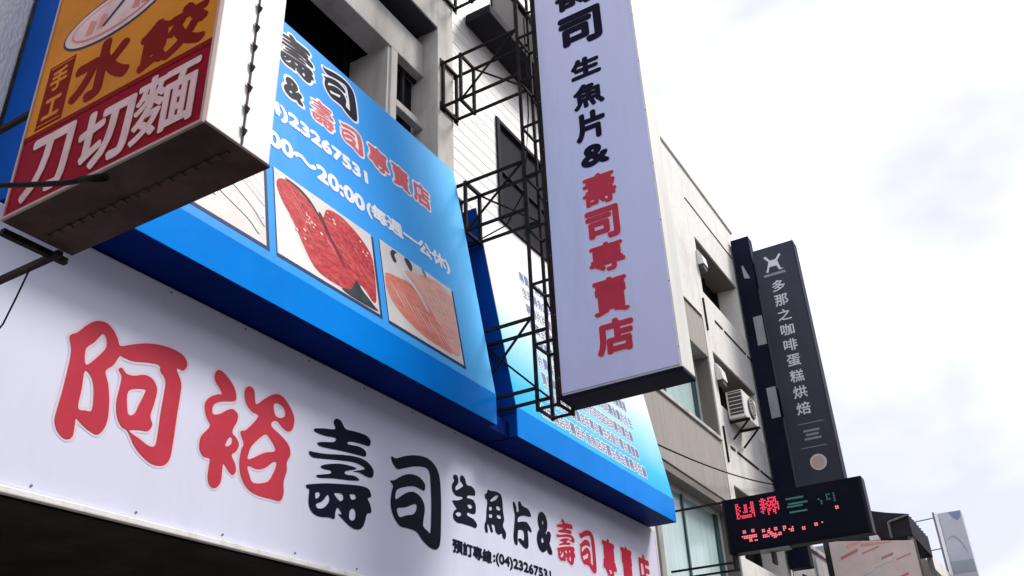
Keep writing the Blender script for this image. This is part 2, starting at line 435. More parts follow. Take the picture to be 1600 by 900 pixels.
# ---------------------------------------------------------------- lettering
GLYPH = {
    'a': [[(0,759),(52,811),(107,894),(174,959),(252,978),(319,942),(367,886),(398,842),(504,901),(622,958),(748,992),(866,1000),(956,980),(1000,924),(975,858),(908,848),(967,743),(975,620),(972,450),(972,239),(963,90),(910,25),(816,13),(725,50),(645,112),(575,203),(520,221),(470,290),(447,390),(451,500),(453,604),(418,650),(440,672),(485,642),(549,648),(637,689),(711,679),(762,613),(758,498),(741,380),(768,316),(743,257),(668,240),(585,208),(680,172),(771,142),(822,165),(829,269),(826,431),(830,600),(825,714),(769,770),(748,817),(649,801),(528,764),(444,761),(406,758),(370,668),(317,596),(357,502),(389,369),(401,246),(386,157),(346,103),(282,111),(213,143),(167,169),(167,101),(165,27),(121,0),(63,28),(23,94),(20,173),(30,312),(35,452),(37,609),(26,683)],[(136,707),(192,789),(241,878),(275,854),(288,785),(240,691),(160,589)],[(162,541),(221,509),(256,422),(271,272),(220,248),(165,250),(164,389)],[(527,513),(656,575),(663,540),(633,440),(609,358),(568,327),(542,365)]],
    'yu': [[(60,927),(86,981),(148,982),(236,931),(293,869),(314,795),(277,764),(184,733),(104,688),(80,641),(93,591),(158,612),(237,674),(295,697),(350,667),(348,601),(318,534),(316,490),(364,462),(397,414),(376,352),(333,305),(380,241),(394,182),(364,147),(317,169),(259,215),(253,166),(251,58),(206,0),(148,6),(118,64),(117,157),(116,218),(49,220),(3,274),(2,369),(56,447),(78,495),(26,556),(0,646),(32,714),(109,769),(158,789),(126,833),(76,874)],[(254,373),(287,446),(316,448),(319,406),(280,367)],[(402,922),(443,959),(499,941),(524,850),(546,827),(623,899),(731,982),(830,1000),(929,938),(1000,851),(1000,757),(964,703),(893,701),(798,749),(742,723),(743,678),(851,635),(958,575),(991,494),(956,410),(963,337),(936,228),(947,129),(916,58),(821,50),(654,46),(541,74),(460,151),(423,266),(429,381),(447,443),(399,530),(450,559),(522,640),(577,732),(500,744),(428,795),(399,868)],[(742,885),(799,914),(873,889),(889,831),(843,793),(773,794)],[(511,375),(546,457),(662,579),(720,581),(809,481),(681,423),(518,320)],[(516,263),(626,264),(715,302),(802,376),(838,363),(797,251),(740,179),(597,137),(545,186)]],
    'shou': [[(337,952),(371,1000),(447,1000),(528,940),(671,954),(858,963),(937,925),(913,864),(811,857),(653,840),(576,819),(583,796),(760,818),(863,795),(858,743),(739,729),(483,704),(191,668),(119,681),(164,709),(354,760),(375,806),(205,784),(73,787),(70,815),(198,852),(367,894)],[(12,582),(58,586),(245,614),(511,671),(741,705),(901,695),(1000,636),(990,563),(911,545),(777,557),(679,549),(840,605),(839,630),(693,640),(466,606),(202,556),(74,536),(20,550)],[(186,478),(277,521),(469,572),(645,591),(723,582),(561,522),(563,490),(702,507),(777,481),(630,447),(384,409),(173,367),(136,382),(216,408),(332,444),(330,474),(235,464)],[(0,259),(66,282),(270,336),(534,388),(786,430),(931,430),(980,367),(924,331),(966,284),(989,208),(920,178),(898,111),(851,32),(764,0),(662,12),(548,58),(479,90),(532,101),(467,149),(435,97),(428,35),(345,34),(207,14),(102,37),(50,107),(49,225),(14,233)],[(137,215),(186,233),(200,206),(146,165)],[(162,123),(239,162),(315,239),(337,182),(268,108),(189,84),(157,100)],[(408,274),(517,290),(545,250),(498,217),(435,242)],[(640,310),(715,326),(731,290),(669,268)],[(652,156),(700,189),(740,158),(732,94),(683,69),(644,92)]],
    'si': [[(18,848),(95,843),(279,917),(503,980),(720,1000),(880,949),(967,844),(998,641),(1000,380),(982,94),(909,4),(777,0),(632,50),(504,124),(333,130),(197,127),(84,200),(20,316),(29,448),(53,528),(0,570),(80,598),(224,680),(380,735),(547,742),(663,689),(657,610),(592,608),(446,612),(265,563),(138,508),(104,447),(118,398),(292,502),(448,549),(593,517),(666,423),(645,292),(639,211),(727,173),(783,175),(798,450),(783,707),(755,842),(670,879),(474,844),(283,782),(136,731),(59,758),(14,810)],[(145,307),(296,347),(466,418),(508,390),(453,308),(299,260),(193,221),(147,256)]],
    'sheng': [[(36,893),(134,952),(231,924),(243,802),(129,692),(152,635),(348,726),(449,797),(327,870),(329,946),(405,1000),(528,952),(599,842),(801,847),(942,788),(938,686),(820,662),(643,626),(616,571),(842,579),(965,479),(933,312),(755,278),(631,279),(604,213),(852,186),(1000,103),(946,20),(746,21),(427,12),(163,0),(23,81),(72,209),(169,263),(74,329),(4,399),(196,437),(392,508),(393,550),(150,525),(8,605),(0,726),(83,817)],[(611,422),(737,459),(811,424),(709,367)],[(119,158),(264,221),(359,191),(237,121)]],
    'fish': [[(47,826),(133,870),(194,964),(308,960),(568,1000),(800,979),(878,844),(891,629),(934,421),(865,275),(1000,139),(960,0),(845,8),(793,91),(646,40),(507,82),(459,204),(318,205),(382,60),(281,43),(204,159),(122,170),(140,6),(30,0),(0,149),(72,265),(113,508),(152,701),(70,738)],[(295,742),(562,903),(678,913),(555,807),(350,726)],[(228,570),(343,605),(356,541),(241,506)],[(574,663),(748,669),(743,601),(598,587)],[(219,410),(361,436),(345,367),(232,346)],[(590,465),(764,484),(771,418),(614,403)]],
    'pian': [[(36,915),(120,930),(207,839),(229,736),(329,780),(315,952),(430,1000),(540,925),(868,901),(1000,774),(848,735),(582,717),(348,650),(258,587),(270,518),(501,569),(765,586),(982,461),(941,401),(777,415),(787,218),(768,57),(645,0),(443,35),(231,133),(362,179),(520,151),(567,289),(512,372),(285,349),(222,235),(188,23),(62,17),(0,149),(46,363),(110,636),(45,810)]],
}


def smooth_loop(c, sub=4):
    n = len(c)
    out = []
    for i in range(n):
        p0, p1, p2, p3 = (Vector(c[(i + k) % n]) for k in (-1, 0, 1, 2))
        for s in range(sub):
            t = s / sub
            out.append(0.5 * ((2 * p1) + (p2 - p0) * t + (2 * p0 - 5 * p1 + 4 * p2 - p3) * t * t + (3 * p1 - p0 - 3 * p2 + p3) * t ** 3))
    return out


FLAT = {}


def flat_glyph(key):
    """flat outline mesh of a hand-drawn glyph or of font text, normalised to the unit box"""
    if key in FLAT:
        return FLAT[key]
    if key in GLYPH:
        cu = bpy.data.curves.new('glyph', 'CURVE')
        cu.dimensions = '2D'
        cu.fill_mode = 'BOTH'
        for c in GLYPH[key]:
            pts = smooth_loop(c)
            s = cu.splines.new('POLY')
            s.points.add(len(pts) - 1)
            for q, p in zip(s.points, pts):
                q.co = (p.x / 1000, p.y / 1000, 0, 1)
            s.use_cyclic_u = True
    else:
        cu = bpy.data.curves.new('glyph', 'FONT')
        cu.body = key
        cu.resolution_u = 4
    o = bpy.data.objects.new('glyph', cu)
    COL.objects.link(o)
    bpy.context.view_layer.update()
    me = o.to_mesh()
    vs = [(v.co.x, v.co.y) for v in me.vertices]
    fs = [tuple(p.vertices) for p in me.polygons]
    o.to_mesh_clear()
    bpy.data.objects.remove(o)
    bpy.data.curves.remove(cu)
    x0, x1 = min(v[0] for v in vs), max(v[0] for v in vs)
    y0, y1 = min(v[1] for v in vs), max(v[1] for v in vs)
    vs = [((x - x0) / max(1e-6, x1 - x0), (y - y0) / max(1e-6, y1 - y0)) for x, y in vs]
    FLAT[key] = (vs, fs)
    return FLAT[key]


def lettering(name, material, parent, fr, key, u0, u1, v0, v1, n=0.003, bold=0.0, shear=0.0):
    """ink of one character or line filling the box u0..u1, v0..v1 of a sign frame"""
    vs, fs = flat_glyph(key)
    m = MB()
    u0, u1, v0, v1 = u0 + bold, u1 - bold, v0 + bold, v1 - bold
    if v1 <= v0:
        v0 = v1 = (v0 + v1) / 2
    shifts = [(0, 0)]
    if bold:
        k = 8 if bold < 0.03 else 14
        shifts += [(bold * math.cos(2 * math.pi * i / k), bold * math.sin(2 * math.pi * i / k)) for i in range(k)]
    for i, (du, dv) in enumerate(shifts):
        m.add([fr(u0 + x * (u1 - u0) + du, v0 + y * (v1 - v0) + dv + shear * x * (u1 - u0), n + i * 0.0001) for x, y in vs], fs)
    return m.build(name, material, parent)


def frame_facade(y):          # faces the street (-Y): u = X, v = Z
    return lambda u, v, n: (u, y - n, v)


def frame_blade(x):           # faces back along the street (-X): u = -Y, v = Z
    return lambda u, v, n: (x - n, -u, v)


# ================================================================ SETTING
structure(part('ground', 'paving', None, (-600, 1200, -700, 900, -0.5, 0.0)))
structure(part('road', 'asphalt', None, (-600, 1200, -11.0, 1.9, 0.004, 0.010)))
structure(part('pavement', 'paving', None, (-60, 120, 2.05, 8.0, 0.0, 0.135)))
structure(part('kerb', 'concrete_grey', None, (-60, 120, 1.9, 2.05, 0.0, 0.14), bev=0.015))
for i in range(14):
    structure(part('lane_marking', 'paint_white', None, (-20 + i * 6, -17 + i * 6, -4.55, -4.40, 0.012, 0.016)))

# ================================================================ BUILDINGS
# ---- concrete building that carries the shop signs
b = thing('concrete_building', (0, 4.54, 0), 'weathered grey concrete building behind the big blue billboard, with deep dark openings', 'building')
YF, YB = 4.54, 4.74
part('wall', 'concrete', b, (-7.0, 1.62, YB, YB + 0.2, 2.94, 7.15), (1.62, 6.572, YB, YB + 0.2, 2.94, 7.15))
part('wall', 'concrete', b, (-7.0, 6.572, YB, YB + 0.2, 11.9, 12.9))
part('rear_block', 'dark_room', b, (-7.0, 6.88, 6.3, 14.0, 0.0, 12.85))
part('pilaster', 'concrete', b, (6.572, 6.885, YF, 6.3, 2.94, 12.9), bev=0.012)
part('pilaster', 'concrete', b, (-7.4, -7.0, YF, 6.3, 0.14, 12.9), bev=0.012)
part('pilaster', 'plaster_white', b, (0.9, 2.14, YF - 0.02, YB - 0.002, 4.46, 12.9), bev=0.012)  # concrete pilaster in lighter plaster: brightness put into its colour
part('beam', 'concrete', b, (-7.0, 6.572, YB, YB + 0.30, 8.83, 9.31), bev=0.012)
part('slab', 'concrete', b, (-7.0, 6.572, YF, 6.3, 9.50, 9.95), bev=0.012)
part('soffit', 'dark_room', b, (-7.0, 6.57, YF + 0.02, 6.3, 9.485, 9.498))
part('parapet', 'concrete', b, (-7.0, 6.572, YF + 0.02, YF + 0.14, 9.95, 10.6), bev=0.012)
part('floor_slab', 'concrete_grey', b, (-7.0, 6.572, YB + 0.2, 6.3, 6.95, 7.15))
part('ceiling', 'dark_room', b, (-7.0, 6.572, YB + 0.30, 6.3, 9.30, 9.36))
part('mullion', 'concrete', b, (5.975, 6.085, YB, YB + 0.12, 7.15, 8.83), bev=0.01)
part('jamb', 'concrete', b, (5.93, 5.975, YB + 0.02, YB + 0.55, 7.15, 8.83))
part('transom', 'concrete', b, (6.085, 6.572, YB + 0.0, YB + 0.09, 8.08, 8.17), bev=0.008)
w = part('window', 'frame_dark', b, (6.09, 6.57, YB + 0.10, YB + 0.14, 7.16, 7.20), (6.09, 6.57, YB + 0.10, YB + 0.14, 8.79, 8.83),
         (6.31, 6.35, YB + 0.10, YB + 0.14, 7.20, 8.79))
part('pane', 'dark_glass', w, (6.09, 6.57, YB + 0.17, YB + 0.19, 7.15, 8.82))
w = part('window', 'frame_dark', b, *[(x, x + 0.05, 5.30, 5.36, 7.16, 9.29) for x in (-1.9, 0.1, 2.0, 3.95, 5.88)], (-1.9, 5.93, 5.302, 5.358, 8.2, 8.25))
part('pane', 'dark_glass', w, (-7.0, 5.93, 5.37, 5.39, 7.15, 9.30))
part('wall_return', 'dark_room', b, (5.93, 6.572, 5.30, 6.3, 7.15, 9.30))
# arcade under the sign
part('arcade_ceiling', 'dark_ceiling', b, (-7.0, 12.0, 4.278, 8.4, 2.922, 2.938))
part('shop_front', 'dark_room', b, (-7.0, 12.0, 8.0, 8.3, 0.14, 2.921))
part('column', 'concrete_grey', b, (1.15, 1.62, 4.6, 5.05, 0.14, 2.921), bev=0.02)
part('column', 'concrete_grey', b, (6.45, 6.92, 4.6, 5.05, 0.14, 2.921), bev=0.02)
part('drain_pipe', 'steel_grey', b, (6.887, 6.925, 4.60, 4.64, 3.0, 12.9))

# ---- white clapboard building
b = thing('clapboard_building', (6.93, 4.6, 0), 'white clapboard building with dark windows, seen between blue billboard and tall white sign', 'building')
part('rear_block', 'plaster_white', b, (6.93, 11.95, 4.9, 14.0, 2.94, 13.0))
part('wall_core', 'siding_white', b, (6.93, 8.0, 4.63, 4.9, 2.94, 13.0), (9.35, 11.95, 4.63, 4.9, 2.94, 13.0), (8.0, 9.35, 4.63, 4.9, 2.94, 7.62),
     (8.0, 9.35, 4.63, 4.9, 9.08, 10.32), (8.0, 9.35, 4.63, 4.9, 11.8, 13.0))
BOARD = {}


def siding_board(x0, x1, z, parent):
    k = (round(x1 - x0, 3))
    if k not in BOARD:
        m = MB().prism_x([(4.5965, 0.0), (4.60, 0.158), (4.63, 0.158), (4.63, 0.0)], 0.0, x1 - x0)
        o = m.build('board', 'siding_white', None)
        for v in o.data.vertices:
            v.co.y -= 4.6
        BOARD[k] = o
    else:
        o = BOARD[k].copy()
        COL.objects.link(o)
    o.parent = parent
    o.location = (x0 - 6.93, 0.0, z)


z = 6.6
while z < 12.9:
    if 7.5 < z < 9.05 or 10.2 < z < 11.75:
        siding_board(6.93, 7.93, z, b)
        siding_board(9.42, 11.95, z, b)
    else:
        siding_board(6.93, 11.95, z, b)
    z += 0.16
for z0, z1 in ((7.62, 9.08), (10.32, 11.8)):
    w = part('window', 'frame_dark', b, (7.93, 8.0, 4.57, 4.66, z0 - 0.05, z1 + 0.05), (9.35, 9.42, 4.57, 4.66, z0 - 0.05, z1 + 0.05),
             (8.0, 9.35, 4.575, 4.655, z0 - 0.05, z0), (8.0, 9.35, 4.575, 4.655, z1, z1 + 0.05))
    part('pane', 'dark_glass', w, (8.0, 9.35, 4.62, 4.64, z0, z1))
    part('sash', 'frame_dark', w, (8.65, 8.70, 4.59, 4.62, z0, z1), (8.0, 8.65, 4.592, 4.62, z0 + 0.72, z0 + 0.76), (8.70, 9.35, 4.592, 4.62, z0 + 0.72, z0 + 0.76))
awn = part('window_hood', 'roof_dark', b, (7.25, 9.6, 4.22, 4.588, 10.16, 10.30), bev=0.01)

# ---- white and tan apartment building farther along
b = thing('apartment_building', (11.95, 4.6, 0), 'off-white and tan apartment building with recessed windows, beyond the tall white sign', 'building')
YA = 4.6
# tan bay, X 11.95..15.6
part('spandrel', 'stucco_tan', b, (11.95, 15.58, YA, 5.2, 5.83, 7.0), bev=0.01)
part('spandrel', 'stucco_tan', b, (11.95, 15.58, YA, 5.2, 8.62, 9.44), bev=0.01)
part('sill', 'concrete', b, (12.0, 15.55, YA - 0.035, YA - 0.002, 6.955, 7.02), bev=0.008)
part('wall', 'plaster_white', b, (11.95, 15.70, YA - 0.01, 5.2, 9.45, 13.1))
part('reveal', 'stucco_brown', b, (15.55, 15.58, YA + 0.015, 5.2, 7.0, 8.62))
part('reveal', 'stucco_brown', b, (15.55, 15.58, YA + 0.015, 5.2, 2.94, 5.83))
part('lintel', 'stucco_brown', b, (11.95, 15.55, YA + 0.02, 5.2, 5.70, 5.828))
part('pier', 'concrete_grey', b, (11.95, 12.12, YA, 5.2, 2.94, 5.70), bev=0.01)
part('rear_block', 'plaster_white', b, (11.95, 18.95, 5.25, 14.0, 0.0, 13.05))


def film_window(parent, x0, x1, z0, z1, y):
    w = part('window', 'frame_white', parent, (x1 - 0.10, x1, y - 0.03, y + 0.06, z0, z1), (x0, x0 + 0.06, y - 0.03, y + 0.06, z0, z1),
             (x0 + 0.06, x1 - 0.10, y - 0.028, y + 0.058, z0, z0 + 0.05), (x0 + 0.06, x1 - 0.10, y - 0.028, y + 0.058, z1 - 0.06, z1))
    part('sash', 'frame_green', w, (x1 - 0.26, x1 - 0.10, y - 0.02, y + 0.05, z0 + 0.05, z1 - 0.06))
    part('mullion', 'frame_green', w, (x0 + (x1 - x0) * 0.48, x0 + (x1 - x0) * 0.48 + 0.05, y - 0.02, y + 0.05, z0 + 0.05, z1 - 0.06))
    part('pane', 'pane_teal', w, (x0 + 0.06, x0 + (x1 - x0) * 0.48, y + 0.01, y + 0.018, z0 + 0.05, z1 - 0.06))
    part('pane', 'pane_teal', w, (x0 + (x1 - x0) * 0.48 + 0.05, x1 - 0.26, y + 0.015, y + 0.023, z0 + 0.05, z1 - 0.06))


film_window(b, 12.12, 15.55, 7.0, 8.62, 4.90)
film_window(b, 12.12, 15.55, 2.94, 5.70, 4.86)
# white bay, X 15.6..18.9 : solid bands with recessed openings between
WB = 'plaster_white'
part('wall', WB, b, (15.58, 18.95, YA - 0.012, 5.2, 11.46, 13.1))
part('wall', WB, b, (15.58, 18.95, YA - 0.012, 5.2, 8.86, 10.15))
part('wall', WB, b, (15.58, 18.95, YA - 0.012, 5.2, 6.24, 7.75))
part('wall', WB, b, (15.58, 18.95, YA - 0.012, 5.2, 2.94, 4.95))
for z0, z1 in ((10.15, 11.46), (7.75, 8.86), (4.95, 6.24)):
    part('pier', WB, b, (15.58, 15.86, YA - 0.012, 5.2, z0, z1))
    part('pier', WB, b, (18.55, 18.95, YA - 0.012, 5.2, z0, z1))
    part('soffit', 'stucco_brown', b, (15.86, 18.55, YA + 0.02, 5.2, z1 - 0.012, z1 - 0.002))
    w = part('window', 'frame_dark', b, *[(x, x + 0.06, 5.04, 5.10, z0, z1 - 0.015) for x in (15.86, 16.75, 17.65, 18.49)],
             (15.86, 18.55, 5.042, 5.098, z0 - 0.001, z0 + 0.05))
    part('pane', 'dark_glass', w, (15.86, 18.55, 5.11, 5.13, z0, z1 - 0.015))
part('coping', WB, b, (11.95, 18.97, YA - 0.05, YA + 0.25, 13.1, 13.2), bev=0.015)
# shadow-gap joints, laid as dark recess strips a little proud of the render
part('joint', 'frame_dark', b, (15.6, 18.6, YA - 0.022, YA - 0.013, 12.24, 12.275))
part('joint', 'frame_dark', b, (16.35, 16.80, YA - 0.026, YA - 0.013, 9.68, 9.72), (16.92, 18.3, YA - 0.026, YA - 0.013, 9.68, 9.72))
part('joint', 'frame_dark', b, (18.42, 18.93, YA - 0.026, YA - 0.013, 9.68, 9.72))
part('joint', 'frame_dark', b, (16.05, 16.30, YA - 0.026, YA - 0.013, 6.97, 7.01), (16.42, 17.75, YA - 0.026, YA - 0.013, 6.97, 7.01))
part('joint', 'frame_dark', b, (17.86, 18.93, YA - 0.026, YA - 0.013, 6.97, 7.01))
part('joint', 'frame_dark', b, (14.45, 15.5, YA - 0.022, YA - 0.011, 9.445, 9.475))
for z0, z1 in ((9.25, 9.95), (6.62, 7.30)):
    MB().tube([(15.74, 4.575, z0), (15.74, 4.575, z1)], 0.022).build('drain_spout', 'steel_black', b)

# ---- low buildings beyond the navy sign
b = thing('low_building', (19.1, 4.6, 0), 'low grey shop building in the distance behind the LED sign', 'building')
part('wall', 'far_grey', b, (19.1, 31.5, 4.6, 14.0, 0.135, 6.0))
part('coping', 'concrete_grey', b, (19.08, 31.5, 4.55, 4.75, 6.0, 6.1), bev=0.01)
for i in range(5):
    w = part('window', 'frame_dark', b, (19.8 + i * 2.3, 21.3 + i * 2.3, 4.57, 4.598, 3.9, 5.3))
    part('pane', 'dark_glass', w, (19.88 + i * 2.3, 21.22 + i * 2.3, 4.555, 4.569, 3.98, 5.22))
b = thing('far_building', (33.0, 4.5, 0), 'stained grey building at the far end of the street below the pale tower sign', 'building')
part('wall', 'far_grey', b, (33.0, 70.0, 4.5, 16.0, 0.135, 8.6))
part('coping', 'plaster_white', b, (32.9, 70.0, 4.3, 4.7, 8.6, 8.85), bev=0.02)
part('balcony', 'plaster_white', b, (33.0, 52.0, 3.7, 4.498, 7.75, 8.3), bev=0.02)
for i in range(8):
    w = part('window', 'frame_dark', b, (34.0 + i * 3.4, 36.4 + i * 3.4, 4.46, 4.498, 5.2, 7.0))
    part('pane', 'dark_glass', w, (34.1 + i * 3.4, 36.3 + i * 3.4, 4.44, 4.459, 5.3, 6.9))

# ---- the other side of the street (behind the camera): unseen houses added to deepen shade under the billboards
for x0, x1, h, ink, label in ((-46, -30, 13.0, 'stucco_brown', 'unseen brown shop house across the road, farthest to the left'),
                              (-30, -14, 14.5, 'tile_grey', 'unseen grey tiled shop house across the road, second from the left'),
                              (-14, 0, 13.0, 'stucco_brown', 'unseen brown shop house across the road from the noodle sign'),
                              (0, 13, 15.0, 'tile_grey', 'unseen grey tiled shop house across the road from the blue billboards'),
                              (13, 27, 13.5, 'stucco_brown', 'unseen brown shop house across the road from the apartment building'),
                              (27, 42, 12.0, 'tile_grey', 'unseen grey tiled shop house across the road from the low grey shop'),
                              (42, 60, 13.0, 'stucco_brown', 'unseen brown shop house across the road, farthest to the right')):
    b = thing('unseen_shop_house', ((x0 + x1) / 2, -14.0, 0), label, 'building', 'unseen shop houses across the road')
    part('wall', ink, b, (x0 + 0.02, x1 - 0.02, -24.0, -14.0, 0.004, h))
    part('coping', 'concrete_grey', b, (x0 + 0.02, x1 - 0.02, -14.3, -13.9, h + 0.002, h + 0.2), bev=0.02)
    for fl in range(int(h // 3.1)):
        for k in range(3):
            xc = x0 + (k + 0.5) * (x1 - x0) / 3
            w = part('window', 'frame_dark', b, (xc - 1.3, xc + 1.3, -13.99, -13.94, 1.0 + fl * 3.1, 2.7 + fl * 3.1))
            part('pane', 'dark_glass', w, (xc - 1.22, xc + 1.22, -13.93, -13.915, 1.08 + fl * 3.1, 2.62 + fl * 3.1))

# ================================================================ SHOP SIGNS
# ---- long white fascia sign
t = thing('fascia_sign', (6.0, 4.26, 2.95), 'long white shop sign with red and black characters under the blue billboards', 'sign')
part('panel', 'vinyl_white', t, (0.4, 10.93, 4.26, 4.50, 2.985, 4.425), bev=0.012)
part('bottom_trim', 'sign_side_white', t, (0.4, 10.935, 4.236, 4.276, 2.948, 2.984), bev=0.006)
part('end_cap', 'steel_grey', t, (10.932, 10.96, 4.27, 4.50, 2.99, 4.42), bev=0.004)
F = frame_facade(4.26)
for key, u0, v0, u1, v1 in (('a', 2.673, 3.299, 3.467, 4.032), ('yu', 3.638, 3.279, 4.425, 4.04)):
    lettering('character', 'ink_pinkwhite', t, F, key, u0 - 0.016, u1 + 0.016, v0 - 0.016, v1 + 0.016, 0.0008, bold=0.018)
    lettering('character', 'ink_red', t, F, key, u0, u1, v0, v1, 0.004)
for key, u0, v0, u1, v1 in (('shou', 4.585, 3.291, 5.31, 4.051), ('si', 5.514, 3.322, 6.206, 4.052), ('sheng', 6.37, 3.607, 6.756, 4.037),
                            ('fish', 6.881, 3.61, 7.248, 4.023), ('pian', 7.384, 3.596, 7.737, 4.027)):
    lettering('character', 'ink_black', t, F, key, u0, u1, v0, v1, 0.003)
lettering('character', 'ink_black', t, F, '&', 7.83, 8.14, 3.62, 4.02, 0.003, bold=0.022)
for key, u0, u1, bd in (('shou', 8.24, 8.64, 0.0), ('si', 8.76, 9.13, 0.0), ('專', 9.31, 9.65, 0.014), ('賣', 9.80, 10.12, 0.013), ('店', 10.28, 10.62, 0.014)):
    lettering('character', 'ink_pinkwhite', t, F, key, u0 - 0.02, u1 + 0.02, 3.58, 4.055, 0.0008, bold=0.02 + bd)
    lettering('character', 'ink_crimson', t, F, key, u0, u1, 3.60, 4.035, 0.005, bold=bd)
lettering('lettering', 'ink_black', t, F, '預訂專線', 6.37, 6.99, 3.35, 3.465, 0.003, bold=0.006)
lettering('lettering', 'ink_black', t, F, ':(04)23267531', 7.01, 8.08, 3.35, 3.47, 0.003, bold=0.006)

for i in range(17):
    for zz in (3.02, 4.39):
        MB().tube([(0.75 + i * 0.63, 4.2605, zz), (0.75 + i * 0.63, 4.256, zz)], 0.007, 8).build('screw', 'steel_grey', t)

# ---- blue billboards: lean back from a vertical lower band
BB0, BB1 = Vector((0, 3.932, 4.736)), Vector((0, 4.361, 7.37))
BL = (BB1 - BB0).length
BV = (BB1 - BB0) / BL
BN = Vector((1, 0, 0)).cross(BV)


def frame_board(u, v, n):
    q = BB0 + BV * v + BN * n
    return (u, q.y, q.z)


def billboard(x0, x1, label, ink, ztop=7.37):
    t = thing('billboard', ((x0 + x1) / 2, 4.2, 4.45), label, 'billboard', 'blue billboards above the shop sign')
    k = (ztop - 4.736) / (7.37 - 4.736)
    yt = 3.932 + 0.429 * k
    # inner box, then skins a few millimetres proud of it
    MB().prism_x([(3.94, 4.456), (3.94, 4.736), (yt + 0.008, ztop - 0.01), (4.50, ztop - 0.01), (4.50, 4.456)], x0, x1).build('side_panel', 'blue_side_shaded', t)
    part('underside', 'blue_under_shaded', t, (x0 + 0.004, x1 - 0.004, 3.936, 4.50, 4.444, 4.455))
    part('lower_band', 'blue_band', t, (x0 - 0.003, x1 + 0.003, 3.928, 3.938, 4.447, 4.735))
    m = MB()
    m.plate(frame_board, [(x0 - 0.003, 0.003), (x1 + 0.003, 0.003), (x1 + 0.003, BL * k), (x0 - 0.003, BL * k)], -0.006, 0.0)
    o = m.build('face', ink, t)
    # texture space measured from the lower left corner of the face
    off = Vector((x0, 3.932, 4.736)) - origin_of(t)
    for v in o.data.vertices:
        v.co -= off
    o.location = off
    part('top_cap', 'blue_side_shaded', t, (x0, x1, yt + 0.01, 4.50, ztop - 0.009, ztop + 0.004))
    return t


t = billboard(2.15, 6.594, 'big sky-blue billboard with sashimi photographs and phone number, behind the noodle sign', 'print_sky_glare')
F = frame_board
part('gap_cover', 'blue_under_shaded', t, (6.5985, 6.9655, 4.02, 4.50, 4.452, 4.60))  # filler added to block the light beam between the billboards


def outlined(key, ink, u0, u1, v0, v1, bd, out, halo='ink_white'):
    lettering('character', halo, t, F, key, u0 - out, u1 + out, v0 - out, v1 + out, 0.0008, bold=bd + out)
    if ink == 'ink_black':
        lettering('character', ink, t, F, key, u0 - 0.006, u1 + 0.006, v0 - 0.006, v1 + 0.006, 0.003, bold=bd + 0.006)
    else:
        lettering('character', ink, t, F, key, u0, u1, v0, v1, 0.004, bold=bd)


outlined('shou', 'ink_black', 3.95, 4.37, 2.13, 2.56, 0.0, 0.03)
outlined('si', 'ink_black', 4.51, 4.94, 2.14, 2.58, 0.0, 0.03)
lettering('character', 'ink_white', t, F, '&', 3.955, 4.235, 1.745, 2.03, 0.0008, bold=0.036)
lettering('character', 'ink_black', t, F, '&', 3.98, 4.21, 1.77, 2.005, 0.003, bold=0.016)
for key, u0, u1, bd in (('shou', 4.30, 4.59, 0), ('si', 4.68, 4.97, 0), ('專', 5.05, 5.34, 0.010), ('賣', 5.39, 5.66, 0.009), ('店', 5.71, 5.99, 0.011)):
    outlined(key, 'ink_coral', u0, u1, 1.745, 2.015, bd, 0.024)
lettering('lettering', 'ink_white', t, F, '(04)23267531', 3.60, 4.99, 1.415, 1.60, 0.003, bold=0.012)
lettering('lettering', 'ink_white', t, F, ':00～20:00', 3.72, 4.90, 1.085, 1.255, 0.003, bold=0.012)
lettering('lettering', 'ink_white', t, F, '(每週一公休)', 4.92, 6.15, 1.075, 1.27, 0.003, bold=0.009)


def photo(u0, u1, v0, v1):
    p = MB().plate(F, [(u0 - 0.008, v0 - 0.03), (u1 + 0.03, v0 - 0.03), (u1 + 0.03, v1 - 0.01), (u0 - 0.008, v1 - 0.01)], 0.0, 0.0016).build('photo_print', 'photo_border', t)
    MB().plate(F, [(u0, v0), (u1, v0), (u1, v1), (u0, v1)], 0.0018, 0.0028).build('photo_ground', 'photo_white', p)
    return p


def blob(p, ink, u0, v0, w, h, pts, n, name):
    q = smooth_loop([(a, c) for a, c in pts], 4)
    return MB().plate(F, [(u0 + min(max(a.x, 0.004), 0.996) * w, v0 + min(max(a.y, 0.004), 0.996) * h) for a in q], n, n + 0.0006).build(name, ink, p)


# left print: pale plate with silver fish slices (partly behind the noodle sign)
p = photo(2.60, 3.715, 0.11, 0.90)
for k, (ln, th, ink) in enumerate((([(0.62, 0.93), (0.78, 0.86), (0.90, 0.77), (0.995, 0.66)], 0.030, 'fish_grey'), ([(0.50, 0.86), (0.70, 0.78), (0.86, 0.69), (0.995, 0.58)], 0.055, 'fish_silver'),
                                   ([(0.52, 0.76), (0.70, 0.68), (0.86, 0.58), (0.995, 0.46)], 0.024, 'fish_grey'), ([(0.46, 0.70), (0.66, 0.62), (0.82, 0.53), (0.92, 0.45), (0.995, 0.37)], 0.085, 'fish_silver'),
                                   ([(0.50, 0.60), (0.70, 0.52), (0.83, 0.43), (0.92, 0.35), (0.995, 0.24)], 0.040, 'fish_grey'), ([(0.60, 0.38), (0.80, 0.27), (0.88, 0.22), (0.95, 0.14)], 0.060, 'fish_silver'),
                                   ([(0.20, 0.70), (0.34, 0.58), (0.50, 0.44), (0.60, 0.28)], 0.07, 'fish_silver'))):
    blob(p, ink, 2.60, 0.11, 1.115, 0.79, ln + [(a - 0.015, c - th) for a, c in reversed(ln)], 0.0030 + 0.0007 * k, 'fish_slice')
